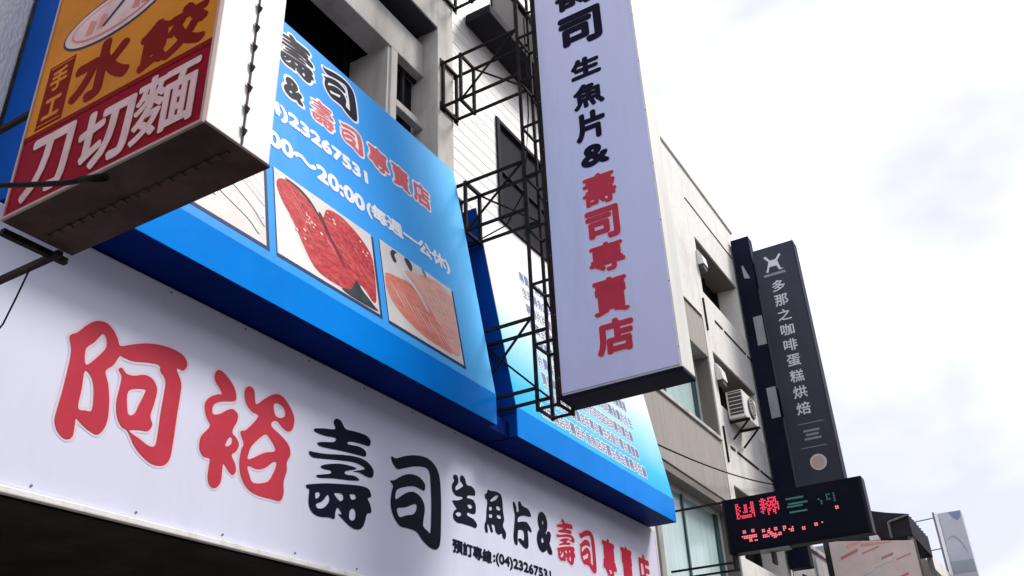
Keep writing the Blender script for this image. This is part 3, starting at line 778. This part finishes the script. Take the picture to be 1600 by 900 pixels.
# middle print: red tuna block
p = photo(3.82, 4.935, 0.11, 0.885)
W, H = 1.115, 0.775
blob(p, 'photo_pink', 3.82, 0.11, W, H, [(0.0, 0.62), (0.08, 0.55), (0.22, 0.2), (0.32, 0.02), (0.02, 0.02)], 0.003, 'tray')
blob(p, 'tuna', 3.82, 0.11, W, H, [(0.02, 0.80), (0.05, 0.90), (0.16, 0.95), (0.28, 0.92), (0.37, 0.84), (0.43, 0.74), (0.47, 0.80), (0.52, 0.93), (0.66, 0.96), (0.80, 0.90),
                                   (0.92, 0.80), (0.985, 0.66), (0.985, 0.30), (0.95, 0.10), (0.82, 0.22), (0.72, 0.10), (0.60, 0.05), (0.44, 0.05), (0.33, 0.10), (0.24, 0.28), (0.15, 0.50), (0.06, 0.66)], 0.004, 'tuna_block')
blob(p, 'tuna_vein', 3.82, 0.11, W, H, [(0.42, 0.80), (0.45, 0.80), (0.52, 0.62), (0.60, 0.48), (0.66, 0.32), (0.63, 0.34), (0.55, 0.50), (0.47, 0.64)], 0.005, 'vein')
blob(p, 'leaf_ink', 3.82, 0.11, W, H, [(0.60, 0.04), (0.70, 0.10), (0.76, 0.24), (0.82, 0.17), (0.93, 0.07), (0.97, 0.02), (0.70, 0.01)], 0.0057, 'leaf')
blob(p, 'leaf_ink', 3.82, 0.11, W, H, [(0.10, 0.955), (0.22, 0.955), (0.34, 0.89), (0.44, 0.74), (0.45, 0.70), (0.36, 0.83), (0.25, 0.915)], 0.0057, 'skin_edge')
rnd = random.Random(11)
for k in range(26):
    a, c = rnd.uniform(0.12, 0.9), rnd.uniform(0.14, 0.86)
    if c < 0.62 - a * 0.9 or (0.38 < a < 0.52 and c > 0.72) or a + c > 1.62:
        continue
    ln = rnd.uniform(0.05, 0.14)
    blob(p, 'tuna_light', 3.82, 0.11, W, H, [(a, c), (a + ln * 0.5, c - ln * 0.62), (a + ln, c - ln * 1.5), (a + ln * 0.5 + 0.008, c - ln * 0.58), (a + 0.01, c + 0.01)], 0.0047 + 0.00002 * k, 'grain_line')
for k in range(22):
    a, c = rnd.choice(((0.27, 0.62), (0.33, 0.55), (0.30, 0.42), (0.86, 0.70), (0.55, 0.78)))
    a, c = a + rnd.gauss(0, 0.05), c + rnd.gauss(0, 0.05)
    r = rnd.uniform(0.006, 0.016)
    blob(p, 'fat_white', 3.82, 0.11, W, H, [(a - r, c), (a, c + r * 1.3), (a + r, c), (a, c - r)], 0.0063 + 0.00002 * k, 'highlight')
# right print: salmon
p = photo(5.05, 6.105, 0.11, 0.91)
W, H = 1.055, 0.80
blob(p, 'salmon_pale', 5.05, 0.11, W, H, [(0.30, 0.80), (0.46, 0.86), (0.62, 0.93), (0.80, 0.95), (0.985, 0.88), (0.985, 0.50), (0.97, 0.12), (0.80, 0.08), (0.70, 0.30), (0.55, 0.55), (0.40, 0.70)], 0.003, 'salmon_slice')
blob(p, 'salmon', 5.05, 0.11, W, H, [(0.02, 0.55), (0.05, 0.60), (0.20, 0.64), (0.34, 0.66), (0.47, 0.60), (0.58, 0.50), (0.70, 0.36), (0.80, 0.20), (0.84, 0.06), (0.70, 0.06), (0.52, 0.06), (0.34, 0.10), (0.18, 0.18), (0.07, 0.28), (0.02, 0.40)], 0.004, 'salmon_slice')
for k in range(9):
    a = 0.06 + k * 0.075
    blob(p, 'salmon_pale' if k % 2 else 'fat_white', 5.05, 0.11, W, H, [(a, 0.52 - 0.02 * k), (a + 0.08, 0.44 - 0.025 * k), (a + 0.17, 0.30 - 0.02 * k), (a + 0.21, 0.18 - 0.01 * k), (a + 0.175, 0.27 - 0.02 * k), (a + 0.07, 0.425 - 0.025 * k)], 0.0048 + 0.00003 * k, 'fat_line')
for k in range(6):
    a = 0.50 + k * 0.075
    blob(p, 'fat_white', 5.05, 0.11, W, H, [(a, 0.86), (a + 0.05, 0.72), (a + 0.12, 0.55), (a + 0.15, 0.40), (a + 0.105, 0.55), (a + 0.035, 0.72)], 0.0037 + 0.00003 * k, 'fat_line')
blob(p, 'photo_white', 5.05, 0.11, W, H, [(0.28, 0.72), (0.40, 0.68), (0.50, 0.57), (0.58, 0.44), (0.55, 0.44), (0.47, 0.56), (0.38, 0.65), (0.28, 0.69)], 0.005, 'fat_line')
blob(p, 'leaf_ink', 5.05, 0.11, W, H, [(0.16, 0.82), (0.13, 0.90), (0.16, 0.97), (0.22, 0.97), (0.18, 0.92), (0.20, 0.84)], 0.005, 'leaf')
blob(p, 'leaf_ink', 5.05, 0.11, W, H, [(0.32, 0.97), (0.38, 0.99), (0.42, 0.93), (0.40, 0.85), (0.36, 0.88)], 0.005, 'leaf')
blob(p, 'fish_silver', 5.05, 0.11, W, H, [(0.56, 0.985), (0.60, 0.99), (0.62, 0.93), (0.60, 0.90)], 0.005, 'leaf')

t = billboard(6.97, 10.86, 'pale blue menu billboard fading to white, partly behind the tall white sign', 'print_menu', 7.10)
# rows of small menu print: too small to read, kept as strokes
rnd = random.Random(3)
MENU = '壽司生魚片專賣店'
for r in range(9):
    v = 0.075 + r * 0.213
    row = ''.join(rnd.choice(MENU) for _ in range(21))
    u0, u1 = (7.50, 10.10) if r == 0 else (7.68, 10.06 - 0.05 * (r % 3))
    lettering('menu_halo', 'ink_white', t, F, row, u0 - 0.012, u1 + 0.012, v - 0.012, v + 0.162, 0.0006, bold=0.014)
    lettering('menu_line', 'ink_slate', t, F, row, u0, u1, v, v + 0.15, 0.002, bold=0.0025)

# ---- tall white blade sign
XS = 6.64
t = thing('blade_sign', (XS + 0.15, 2.75, 4.58), 'tall white vertical sign with black and red characters projecting over the street', 'sign')
part('cabinet', 'sign_side', t, (XS + 0.008, XS + 0.30, 2.185, 3.31, 4.58, 11.2), bev=0.008)
part('face', 'vinyl_lavender', t, (XS, XS + 0.0075, 2.205, 3.290, 4.60, 11.18))
part('edge_trim', 'sign_side_white', t, (XS - 0.006, XS + 0.0074, 2.184, 2.204, 4.575, 11.2))
part('edge_trim', 'steel_black', t, (XS - 0.006, XS + 0.0074, 3.2905, 3.315, 4.575, 11.2))
part('base_pan', 'navy_dark', t, (XS - 0.004, XS + 0.302, 2.183, 3.314, 4.545, 4.578), bev=0.004)
F = frame_blade(XS)
for key, u0, u1, v0, v1, bd, ink in (('壽', -3.03, -2.53, 8.93, 9.40, 0.020, 'ink_black'), ('司', -3.02, -2.54, 8.37, 8.83, 0.024, 'ink_black'),
                                     ('生', -2.915, -2.61, 7.94, 8.18, 0.017, 'ink_black'), ('魚', -2.915, -2.605, 7.55, 7.83, 0.014, 'ink_black'),
                                     ('片', -2.92, -2.625, 7.15, 7.47, 0.017, 'ink_black'), ('&', -2.895, -2.62, 6.83, 7.06, 0.018, 'ink_black'),
                                     ('壽', -2.90, -2.60, 6.385, 6.695, 0.012, 'ink_red'), ('司', -2.90, -2.605, 6.00, 6.30, 0.017, 'ink_red'),
                                     ('專', -2.895, -2.59, 5.665, 5.93, 0.012, 'ink_red'), ('賣', -2.895, -2.595, 5.24, 5.56, 0.012, 'ink_red'),
                                     ('店', -2.895, -2.585, 4.86, 5.15, 0.017, 'ink_red')):
    k = 1.16 if ink == 'ink_red' else (1.04 if v0 > 8.3 else 1.11)
    cu, cv, hu, hv = (u0 + u1) / 2, (v0 + v1) / 2, (u1 - u0) / 2 * k, (v1 - v0) / 2 * k
    u0, u1, v0, v1 = cu - hu, cu + hu, cv - hv, cv + hv
    if ink == 'ink_red':
        lettering('character', 'ink_pinkwhite', t, F, key, u0 - 0.012, u1 + 0.012, v0 - 0.012, v1 + 0.012, 0.0006, bold=bd + 0.012)
    lettering('character', ink, t, F, key, u0, u1, v0, v1, 0.0035, bold=bd)

for i in range(11):
    zz = 4.75 + i * 0.62
    for yy in (2.194, 3.303):
        MB().tube([(XS - 0.0062, yy, zz), (XS - 0.010, yy, zz)], 0.006, 8).build('screw', 'steel_grey', t)

# ---- steel lattice that carries it
t = thing('steel_frame', (XS + 0.15, 4.535, 4.6), 'black steel lattice bracket tying the tall white sign to the wall', 'bracket')
XA, XB = XS + 0.012, XS + 0.288
YI, YO = 3.335, 3.54                      # column between sign and arms
for x in (XA, XB):
    for y in (YI, YO):
        MB().box(x - 0.014, x + 0.014, y - 0.014, y + 0.014, 4.50, 11.2).build('upright', 'steel_black', t)
zr = 4.52
k = 0
while zr < 11.0:
    m = MB()
    for x in (XA, XB):
        m.box(x - 0.011, x + 0.011, YI + 0.0145, YO - 0.0145, zr - 0.011, zr + 0.011)
    for y in (YI, YO):
        m.box(XA + 0.0145, XB - 0.0145, y - 0.011, y + 0.011, zr - 0.011, zr + 0.011)
    m.build('rung', 'steel_black', t)
    if k % 2 == 1:
        MB().bar((XB, YI, zr), (XB, YO, zr + 0.6), 0.008).build('brace', 'steel_black', t)
    zr += 0.62
    k += 1
for z0, z1 in ((4.72, 5.42), (6.62, 7.20), (8.36, 9.00), (10.1, 10.7)):
    yw = 4.535 if z0 > 7 else 4.50
    for x in (XA, XB):
        for zz in (z0, z1):
            MB().box(x - 0.013, x + 0.013, YO + 0.0145, yw, zz - 0.013, zz + 0.013).build('arm', 'steel_black', t)
    MB().bar((XA, YO + 0.02, z1), (XA, yw - 0.26, z0), 0.009).build('brace', 'steel_black', t)
    MB().bar((XB, YO + 0.02, z0), (XB, yw - 0.26, z1), 0.009).build('brace', 'steel_black', t)
    for x in (XA, XB):
        for zz in (z0, z1):
            part('wall_plate', 'steel_black', t, (x - 0.045, x + 0.045, yw - 0.002, yw + 0.006, zz - 0.06, zz + 0.06))
    for yy, name in ((yw - 0.012, 'wall_frame'), (yw - 0.25, 'collar')):
        r = 0.016
        m = MB()
        m.box(XA - r, XA + r, yy - r, yy + r, z0 - r - 0.014, z1 + r + 0.014)
        m.box(XB - r, XB + r, yy - r, yy + r, z0 - r - 0.014, z1 + r + 0.014)
        m.box(XA + r, XB - r, yy - r, yy + r, z1 - 0.002, z1 + 0.03)
        m.box(XA + r, XB - r, yy - r, yy + r, z0 - 0.03, z0 + 0.002)
        m.build(name, 'steel_black', t)

MB().tube([(XB - 0.03, YO + 0.03, 9.4), (XB - 0.02, YO + 0.05, 8.0), (XA + 0.06, YO + 0.04, 6.9), (XA + 0.05, 3.8, 6.55), (XA + 0.08, 4.2, 6.5), (XA + 0.10, 4.49, 6.6)], 0.008, 6).build('power_lead', 'cable_black', t, smooth=True)

# ---- noodle shop sign at upper left
XL, YLI, YLO, ZL = 1.70, 3.345, 2.19, 3.735
t = thing('noodle_sign', (XL + 0.16, 2.77, ZL), 'worn orange and red noodle and dumpling sign with white end panel', 'sign')
part('cabinet', 'sign_side_white', t, (XL + 0.012, XL + 0.33, YLO, YLI, ZL + 0.012, 6.6), bev=0.006)
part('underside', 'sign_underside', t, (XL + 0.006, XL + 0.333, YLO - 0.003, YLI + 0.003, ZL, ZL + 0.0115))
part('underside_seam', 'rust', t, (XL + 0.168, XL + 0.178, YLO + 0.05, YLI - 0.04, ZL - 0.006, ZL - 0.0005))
for i in range(16):
    part('rivet', 'rust', t, (XL + 0.160, XL + 0.186, YLO + 0.09 + i * 0.066, YLO + 0.112 + i * 0.066, ZL - 0.010, ZL - 0.0062))
part('red_panel', 'noodle_red', t, (XL, XL + 0.0115, YLO + 0.012, YLI - 0.012, ZL + 0.014, 4.135))
part('orange_panel', 'noodle_orange', t, (XL, XL + 0.0115, YLO + 0.012, YLI - 0.012, 4.1365, 6.58))
part('face_trim', 'noodle_trim', t, (XL - 0.006, XL + 0.0118, YLO - 0.002, YLO + 0.0115, ZL + 0.001, 6.6))
part('face_trim', 'noodle_trim', t, (XL - 0.006, XL + 0.0118, YLI - 0.0115, YLI + 0.002, ZL + 0.001, 6.6))
part('face_trim', 'noodle_trim', t, (XL - 0.006, XL + 0.0118, YLO + 0.0118, YLI - 0.0118, ZL + 0.001, ZL + 0.0135))
part('divider', 'noodle_ink', t, (XL - 0.002, XL - 0.0003, YLO + 0.012, YLI - 0.012, 4.122, 4.150))
F = frame_blade(XL)
for key, u0, u1, v0, v1, bd in (('刀', -3.26, -2.97, 3.775, 4.10, 0.012), ('切', -2.93, -2.60, 3.775, 4.085, 0.011), ('麵', -2.60, -2.25, 3.785, 4.105, 0.007)):
    lettering('character', 'noodle_ink', t, F, key, u0 - 0.01, u1 + 0.01, v0 - 0.01, v1 + 0.01, 0.0003, bold=bd + 0.012)
    lettering('character', 'noodle_pale', t, F, key, u0, u1, v0, v1, 0.0016, bold=bd)
for key, u0, u1, v0, v1, bd in (('水', -3.08, -2.69, 4.175, 4.50, 0.017), ('餃', -2.655, -2.25, 4.165, 4.43, 0.015)):
    lettering('character', 'noodle_ink', t, F, key, u0, u1, v0, v1, 0.0005, bold=bd)
MB().plate(F, [(-3.275, 4.165), (-3.10, 4.165), (-3.10, 4.52), (-3.275, 4.52)], 0.0005, 0.0015).build('stamp', 'noodle_ink', t)
for a in ((-3.262, 4.178, -3.113, 4.183), (-3.262, 4.502, -3.113, 4.507)):
    MB().plate(F, [(a[0], a[1]), (a[2], a[1]), (a[2], a[3]), (a[0], a[3])], 0.002, 0.0026).build('stamp_line', 'noodle_orange', t)
lettering('character', 'noodle_orange', t, F, '手', -3.245, -3.13, 4.36, 4.485, 0.002, bold=0.005)
lettering('character', 'noodle_orange', t, F, '工', -3.245, -3.13, 4.205, 4.32, 0.002, bold=0.006)


def oval(cu, cv, a, b_, n=36):
    return [(cu + a * math.cos(2 * math.pi * i / n), cv + b_ * math.sin(2 * math.pi * i / n)) for i in range(n)]


MB().plate(F, oval(-2.88, 4.645, 0.345, 0.135), 0.0005, 0.0015).build('badge', 'photo_border', t)
MB().plate(F, oval(-2.88, 4.645, 0.33, 0.122), 0.002, 0.003).build('badge_field', 'noodle_pale', t)
MB().plate(F, oval(-2.88, 4.645, 0.285, 0.100), 0.0035, 0.0042).build('badge_ring', 'rose', t)
MB().plate(F, oval(-2.88, 4.645, 0.27, 0.090), 0.0045, 0.0050).build('badge_field', 'noodle_pale', t)
for a in (-3.06, -2.98, -2.76, -2.70):
    MB().plate(F, [(a, 4.60), (a + 0.05, 4.59), (a + 0.06, 4.66), (a + 0.02, 4.68)], 0.0053, 0.0058).build('badge_stroke', 'rose', t)
MB().plate(F, [(-2.95, 4.60), (-2.93, 4.595), (-2.80, 4.70), (-2.82, 4.71)], 0.0060, 0.0066).build('badge_stroke', 'photo_border', t)
for i in range(26):
    zz = ZL + 0.075 + i * 0.105
    MB().add([(1.868, YLO - 0.004, zz + 0.022), (1.904, YLO - 0.004, zz + 0.020), (1.886, YLO - 0.010, zz - 0.022), (1.886, YLO - 0.020, zz + 0.006)],
             [(0, 1, 3), (1, 2, 3), (2, 0, 3), (0, 2, 1)]).build('rivet', 'rust', t)
part('seam', 'rust', t, (1.882, 1.890, YLO - 0.0035, YLO - 0.0005, ZL + 0.02, 6.55))
t = thing('sign_support', (1.9, 3.36, 3.6), 'black steel rods holding the noodle sign off the white shop sign', 'bracket')
MB().bar((1.95, 3.30, 3.69), (1.95, 4.255, 3.69), 0.013).build('rod', 'steel_black', t)
MB().bar((1.72, 3.348, 4.33), (1.72, 4.10, 4.33), 0.011).build('rod', 'steel_black', t)
MB().bar((1.72, 3.36, 3.70), (2.02, 3.36, 3.70), 0.014).build('end_bar', 'steel_black', t)
MB().tube([(1.95, 3.50, 3.685), (1.955, 3.56, 3.56), (1.96, 3.62, 3.45), (1.945, 3.72, 3.33)], 0.004, 6).build('loose_wire', 'cable_black', t)
t = MB()
pts = [(1.55, 2.50, 3.522), (1.55, 2.587, 3.551), (1.55, 2.70, 3.582), (1.55, 2.864, 3.641), (1.55, 2.994, 3.69), (1.55, 3.13, 3.74), (1.55, 3.6, 3.93), (1.52, 4.2, 4.15), (1.50, 4.60, 4.30)]
t.tube(pts, 0.011, 8)
t.tube([(1.55, 2.46, 3.512), (1.55, 2.60, 3.556)], 0.015, 8)
o = tag(t.build('conduit', 'cable_black', None, smooth=True), 'thin dark conduit arm crossing the lower left of the noodle sign', 'conduit')
move_origin(o, (1.50, 4.60, 4.30))

# ---- navy bakery sign
XD = 18.5
t = thing('bakery_sign', (XD + 0.2, 3.65, 6.0), 'tall dark navy vertical sign with small white characters and round emblem', 'sign')
part('cabinet', 'navy_panel', t, (XD, XD + 0.35, 3.165, 4.08, 6.0, 12.22), bev=0.012)
part('bracket_box', 'navy_dark', t, (XD + 0.10, XD + 0.40, 4.13, 4.55, 5.2, 12.72), bev=0.012)
part('stay', 'navy_dark', t, (XD + 0.14, XD + 0.30, 4.08, 4.13, 11.4, 12.0), (XD + 0.14, XD + 0.30, 4.08, 4.13, 8.3, 8.9), (XD + 0.14, XD + 0.30, 4.08, 4.13, 6.2, 6.6))
for z0, z1 in ((9.95, 10.65), (8.26, 8.95)):
    part('gap_plate', 'grey_plate', t, (XD + 0.085, XD + 0.099, 4.15, 4.35, z0, z1), bev=0.004)  # grey plates added where the bracket has open see-through gaps
MB().plate(frame_blade(XD + 0.10), [(-4.40, 11.98), (-4.36, 11.99), (-4.25, 11.62), (-4.38, 11.66)], 0.001, 0.006).build('gap_plate', 'grey_plate', t)
part('end_trim', 'navy_dark', t, (XD - 0.004, XD + 0.354, 3.150, 3.164, 5.99, 12.23))
F = frame_blade(XD)
for i, ch in enumerate('多那之咖啡蛋糕烘焙'):
    zc = 11.20 - i * 0.362
    lettering('character', 'navy_print', t, F, ch, -3.79, -3.50, zc - 0.135, zc + 0.135, 0.004, bold=0.005)
# emblem: crossed strokes over a base line
for poly in ([(-3.86, 11.97), (-3.80, 11.99), (-3.72, 11.86), (-3.60, 11.86), (-3.50, 11.98), (-3.46, 11.95), (-3.56, 11.82), (-3.52, 11.62), (-3.46, 11.58), (-3.56, 11.58), (-3.60, 11.70), (-3.76, 11.70), (-3.80, 11.58), (-3.85, 11.58), (-3.79, 11.74), (-3.76, 11.84)],):
    MB().plate(F, poly, 0.003, 0.005).build('emblem', 'navy_print', t)
for a in ((-3.92, 11.475, -3.43, 11.535), (-3.83, 7.965, -3.31, 7.98), (-3.85, 7.46, -3.34, 7.475)):
    MB().plate(F, [(a[0], a[1]), (a[2], a[1]), (a[2], a[3]), (a[0], a[3])], 0.003, 0.005).build('caption_line', 'navy_print_dim', t)
for i in range(3):
    v = 7.62 + i * 0.085
    w = (0.34, 0.26, 0.33)[i]
    MB().plate(F, [(-3.58 - w / 2, v), (-3.58 + w / 2, v), (-3.58 + w / 2, v + 0.045), (-3.58 - w / 2, v + 0.045)], 0.003, 0.005).build('caption_line', 'navy_print_dim', t)
MB().plate(F, oval(-3.57, 7.14, 0.165, 0.165), 0.003, 0.012).build('round_emblem', 'disc_cream', t)
MB().plate(F, oval(-3.57, 7.14, 0.125, 0.125), 0.013, 0.016).build('emblem_ring', 'noodle_trim', t)

# ---- LED message sign
XE = 12.3
t = thing('led_sign', (XE + 0.1, 2.83, 4.28), 'black LED message sign with red dot characters below the navy sign', 'sign')
part('cabinet', 'led_face', t, (XE + 0.006, XE + 0.22, 1.89, 3.77, 4.28, 5.01), bev=0.01)
part('screen', 'led_face', t, (XE, XE + 0.0055, 1.93, 3.73, 4.32, 4.97))
part('bezel', 'frame_dark', t, (XE - 0.006, XE + 0.0055, 3.735, 3.765, 4.285, 5.005))
part('bezel', 'frame_dark', t, (XE - 0.006, XE + 0.0055, 1.895, 1.925, 4.285, 5.005))
part('base_rail', 'steel_grey', t, (XE - 0.004, XE + 0.1, 2.95, 3.35, 4.235, 4.275), bev=0.004)
F = frame_blade(XE)


def leds(name, ink, u0, v1, step, rows, rad):
    m = MB()
    for r, row in enumerate(rows):
        for c, ch in enumerate(row):
            if ch == '#':
                m.plate(F, oval(u0 + c * step, v1 - r * step, rad, rad, 8), 0.001, 0.004)
    o = m.build(name, ink, t)
    o['kind'] = 'stuff'
    return o


leds('led_character', 'led_red', -3.575, 4.915, 0.0235, ['##.......##.', '##...##..##.', '#.#..##..##.', '##...##.###.', '#.#..##..##.', '##..###.###.', '##.......##.', '#.#######.#.', '##.######.#.'], 0.0105)
leds('led_character', 'led_red', -3.24, 4.93, 0.0235, ['.##..#####..', '####.#..##..', '.##.######..', '#####.##.##.', '.##.#######.', '####.#.##.#.', '.##.###.###.', '##..##.##.#.', '.#..#..##...', '....#...#...'], 0.0105)
for k, (v, w) in enumerate(((4.87, 0.24), (4.80, 0.27), (4.765, 0.23), (4.69, 0.25))):
    leds('led_stroke', 'led_green', -2.88 + 0.02 * (k % 2), v, 0.026, ['#' * int(w / 0.026)], 0.0145)
leds('led_stroke', 'led_green', -2.47, 4.80, 0.03, ['#.', '.#', '.#'], 0.013)
leds('led_stroke', 'led_green', -2.36, 4.84, 0.03, ['##.#', '#..#', '##.#', '...#'], 0.012)
leds('led_row', 'led_pink', -3.55, 4.55, 0.0235, ['.##...##.........................', '.##...##....##..#..##...##.......', '............##.##..##...##...#...', '#########......###......#..###...', '.########...###.####.##.....##...', '....##......####.######..........', '....##.##.........##.............'], 0.0105)
leds('led_row', 'led_pink', -2.74, 4.50, 0.0235, ['.......##..#', '##.....##...', '##..........'], 0.0105)
leds('led_row', 'led_pink', -2.275, 4.67, 0.0235, ['##', '##'], 0.0105)
t = thing('led_sign_support', (XE + 0.1, 4.55, 4.1), 'thin dark bars running from the LED sign back to the window bay', 'bracket')
for x, z0 in ((XE + 0.02, 4.985), (XE + 0.02, 4.17), (XE + 0.18, 4.10)):
    MB().bar((x, 3.70, z0), (x, 4.62, z0), 0.013).build('bar', 'steel_black', t)
for y in (3.72, 3.2):
    part('hanger', 'steel_black', t, (XE + 0.02, XE + 0.19, y - 0.015, y + 0.015, 4.09, 4.278))

# ================================================================ SMALL THINGS ON THE FACADE
def air_conditioner(x0, zb, w, label):
    a = thing('air_conditioner', (x0 + w / 2, 4.45, zb), label, 'air conditioner', 'air conditioners on the apartment facade')
    part('casing', 'ac_white', a, (x0, x0 + w, 4.24, 4.56, zb, zb + 0.54), bev=0.02)
    part('side_louvre', 'ac_dark', a, (x0 - 0.006, x0 - 0.001, 4.26, 4.52, zb + 0.06, zb + 0.52))
    for i in range(6):
        part('slat', 'ac_white', a, (x0 - 0.012, x0 - 0.0065, 4.26, 4.52, zb + 0.10 + i * 0.075, zb + 0.112 + i * 0.075))
    g = MB()
    cx, cz = x0 + w * 0.56, zb + 0.29
    g.add([(cx, 4.216, cz)] + [(cx + 0.21 * math.cos(i * math.pi / 12), 4.216, cz + 0.21 * math.sin(i * math.pi / 12)) for i in range(24)],
          [(0, i + 1, (i + 1) % 24 + 1) for i in range(24)])
    f = g.build('fan_opening', 'ac_dark', a)
    for i in range(3):
        rr = 0.06 + 0.06 * i
        MB().tube([(cx + rr * math.cos(k * math.pi / 10), 4.206, cz + rr * math.sin(k * math.pi / 10)) for k in range(21)], 0.006, 4).build('guard_ring', 'ac_white', f)
    for xx in (x0 + 0.12, x0 + w - 0.12):
        m = MB()
        m.box(xx - 0.02, xx + 0.02, 4.20, 4.585, zb - 0.045, zb - 0.003)
        m.bar((xx, 4.24, zb - 0.045), (xx, 4.57, zb - 0.36), 0.015)
        m.build('bracket', 'steel_black', a)
    return a


air_conditioner(16.15, 7.55, 0.85, 'white air conditioner on brackets below the middle recessed window')


def vent_hood(x, z, label):
    a = thing('vent_hood', (x, 4.45, z), label, 'vent hood', 'vent hoods beside the recessed windows')
    MB().prism_x([(4.585, z), (4.585, z + 0.34), (4.55, z + 0.34), (4.48, z + 0.20), (4.46, z)], x, x + 0.26).build('hood', 'ac_white', a)
    part('opening', 'ac_dark', a, (x + 0.02, x + 0.24, 4.48, 4.575, z - 0.10, z - 0.001))


vent_hood(15.84, 8.25, 'white vent hood beside the middle recessed window, above the air conditioner')
vent_hood(15.80, 10.75, 'white vent hood at the top recessed window near the roof')


def cable(name, p, q, sag, r, label):
    p, q = Vector(p), Vector(q)
    pts = []
    for i in range(17):
        s = i / 16
        c = p.lerp(q, s)
        c.z -= sag * 4 * s * (1 - s)
        pts.append(c)
    o = MB().tube(pts, r, 6).build(name, 'cable_black', None, smooth=True)
    tag(o, label, 'cable')
    move_origin(o, p)
    return o


cable('overhead_cable', (10.9, 4.30, 5.66), (18.5, 4.5, 6.85), 0.10, 0.013, 'black cable strung from the menu billboard across the tan wall to the navy sign')

# ================================================================ FAR END OF THE STREET
# pink and white board turned towards the corner
PA, PB = Vector((21.35, 4.27, 6.2)), Vector((22.55, 2.66, 6.2))
pu = (PB - PA).normalized()
pn = Vector((pu.y, -pu.x, 0))
t = thing('corner_board', (21.95, 3.5, 3.6), 'pink and white advertising board under the LED sign at far right', 'sign')


def frame_corner(u, v, n):
    q = PA + pu * u + pn * n
    return (q.x, q.y, v)


PL = (PB - PA).length
if pn.dot(Vector((-1, -1, 0))) < 0:
    pn = -pn
F = frame_corner
MB().plate(F, [(0, 3.6), (PL, 3.6), (PL, 6.2), (0, 6.2)], -0.18, 0.0).build('board', 'pink_board', t)
MB().plate(F, [(-0.04, 3.56), (0.0, 3.56), (0.0, 6.24), (-0.04, 6.24)], -0.19, 0.01).build('edge_post', 'frame_dark', t)
MB().plate(F, [(PL, 3.56), (PL + 0.05, 3.56), (PL + 0.05, 6.24), (PL, 6.24)], -0.19, 0.01).build('edge_post', 'steel_grey', t)
rnd = random.Random(5)
for k in range(30):
    u, v = rnd.uniform(0.1, 1.75), rnd.uniform(4.6, 6.1)
    ln, th = rnd.uniform(0.25, 0.75), rnd.uniform(0.03, 0.09)
    if u + ln > PL - 0.05:
        continue
    ink = rnd.choice(('rose', 'rose', 'salmon', 'salmon_pale', 'photo_white', 'photo_white'))
    sl = rnd.choice((0.35, 0.38, 0.42, 0.0))
    MB().plate(F, [(u, v), (u + ln, min(6.17, v + ln * sl)), (u + ln + 0.02, min(6.19, v + ln * sl + th)), (u + 0.02, v + th)], 0.002 + 0.0002 * k, 0.0022 + 0.0002 * k).build('printed_streak', ink, t)

# dark lean-to canopy
t = thing('canopy', (25.5, 3.6, 6.5), 'dark metal canopy roof with grey edging beside the LED sign', 'canopy')
MB().prism_x([(2.82, 6.62), (2.82, 7.13), (3.30, 7.24), (3.9, 7.42), (4.58, 7.5), (4.58, 6.62)], 24.0, 27.1).build('roof', 'roof_dark', t)
MB().bar((23.97, 3.29, 7.00), (23.97, 2.83, 7.10), 0.022).build('edging', 'steel_grey', t)
MB().bar((23.97, 3.29, 7.00), (23.97, 3.30, 6.62), 0.022).build('edging', 'steel_grey', t)
for i in range(9):
    MB().bar((24.15 + i * 0.35, 2.80, 7.14), (24.15 + i * 0.35, 4.56, 7.53), 0.008).build('rib', 'roof_dark', t)
for x in (24.1, 27.0):
    MB().bar((x, 2.9, 0.13), (x, 2.9, 6.62), 0.05).build('post', 'steel_grey', t)
part('lamp', 'ac_white', t, (23.6, 23.95, 3.55, 3.75, 6.55, 6.66), bev=0.01)

# pale tower sign
t = thing('tower_sign', (40.2, 3.25, 3.0), 'pale grey vertical sign tower at far right against the sky', 'sign')
part('cabinet', 'far_sign', t, (40.0, 40.6, 2.75, 3.60, 3.0, 10.64), bev=0.02)
part('edge_light', 'frame_white', t, (39.97, 40.55, 3.605, 3.70, 3.0, 10.66))
part('edge_post', 'steel_grey', t, (39.95, 40.1, 3.73, 3.80, 3.0, 10.7))
part('lower_panel', 'far_band', t, (39.985, 39.998, 2.76, 3.59, 8.30, 8.75))
for i in range(6):
    zz = 8.6 - 1.2 * i + 1.9
    MB().bar((40.05, 3.76, zz), (40.05, 4.6, zz - 0.05), 0.02).build('tie_bar', 'steel_grey', t)
F = frame_blade(40.0)
MB().plate(F, [(-3.22, 10.62), (-2.78, 10.62), (-2.80, 10.40), (-2.95, 10.25), (-3.10, 10.38)], 0.003, 0.006).build('printed_mark', 'ink_slate', t)
arc = [(-3.45 + 0.58 * s, 9.62 + 0.25 * math.sin(s * 2.4) - 0.75 * s * s) for s in [i / 14 for i in range(15)]]
MB().plate(F, arc + [(u - 0.03, v - 0.06) for u, v in reversed(arc)], 0.003, 0.006).build('printed_mark', 'far_band', t)
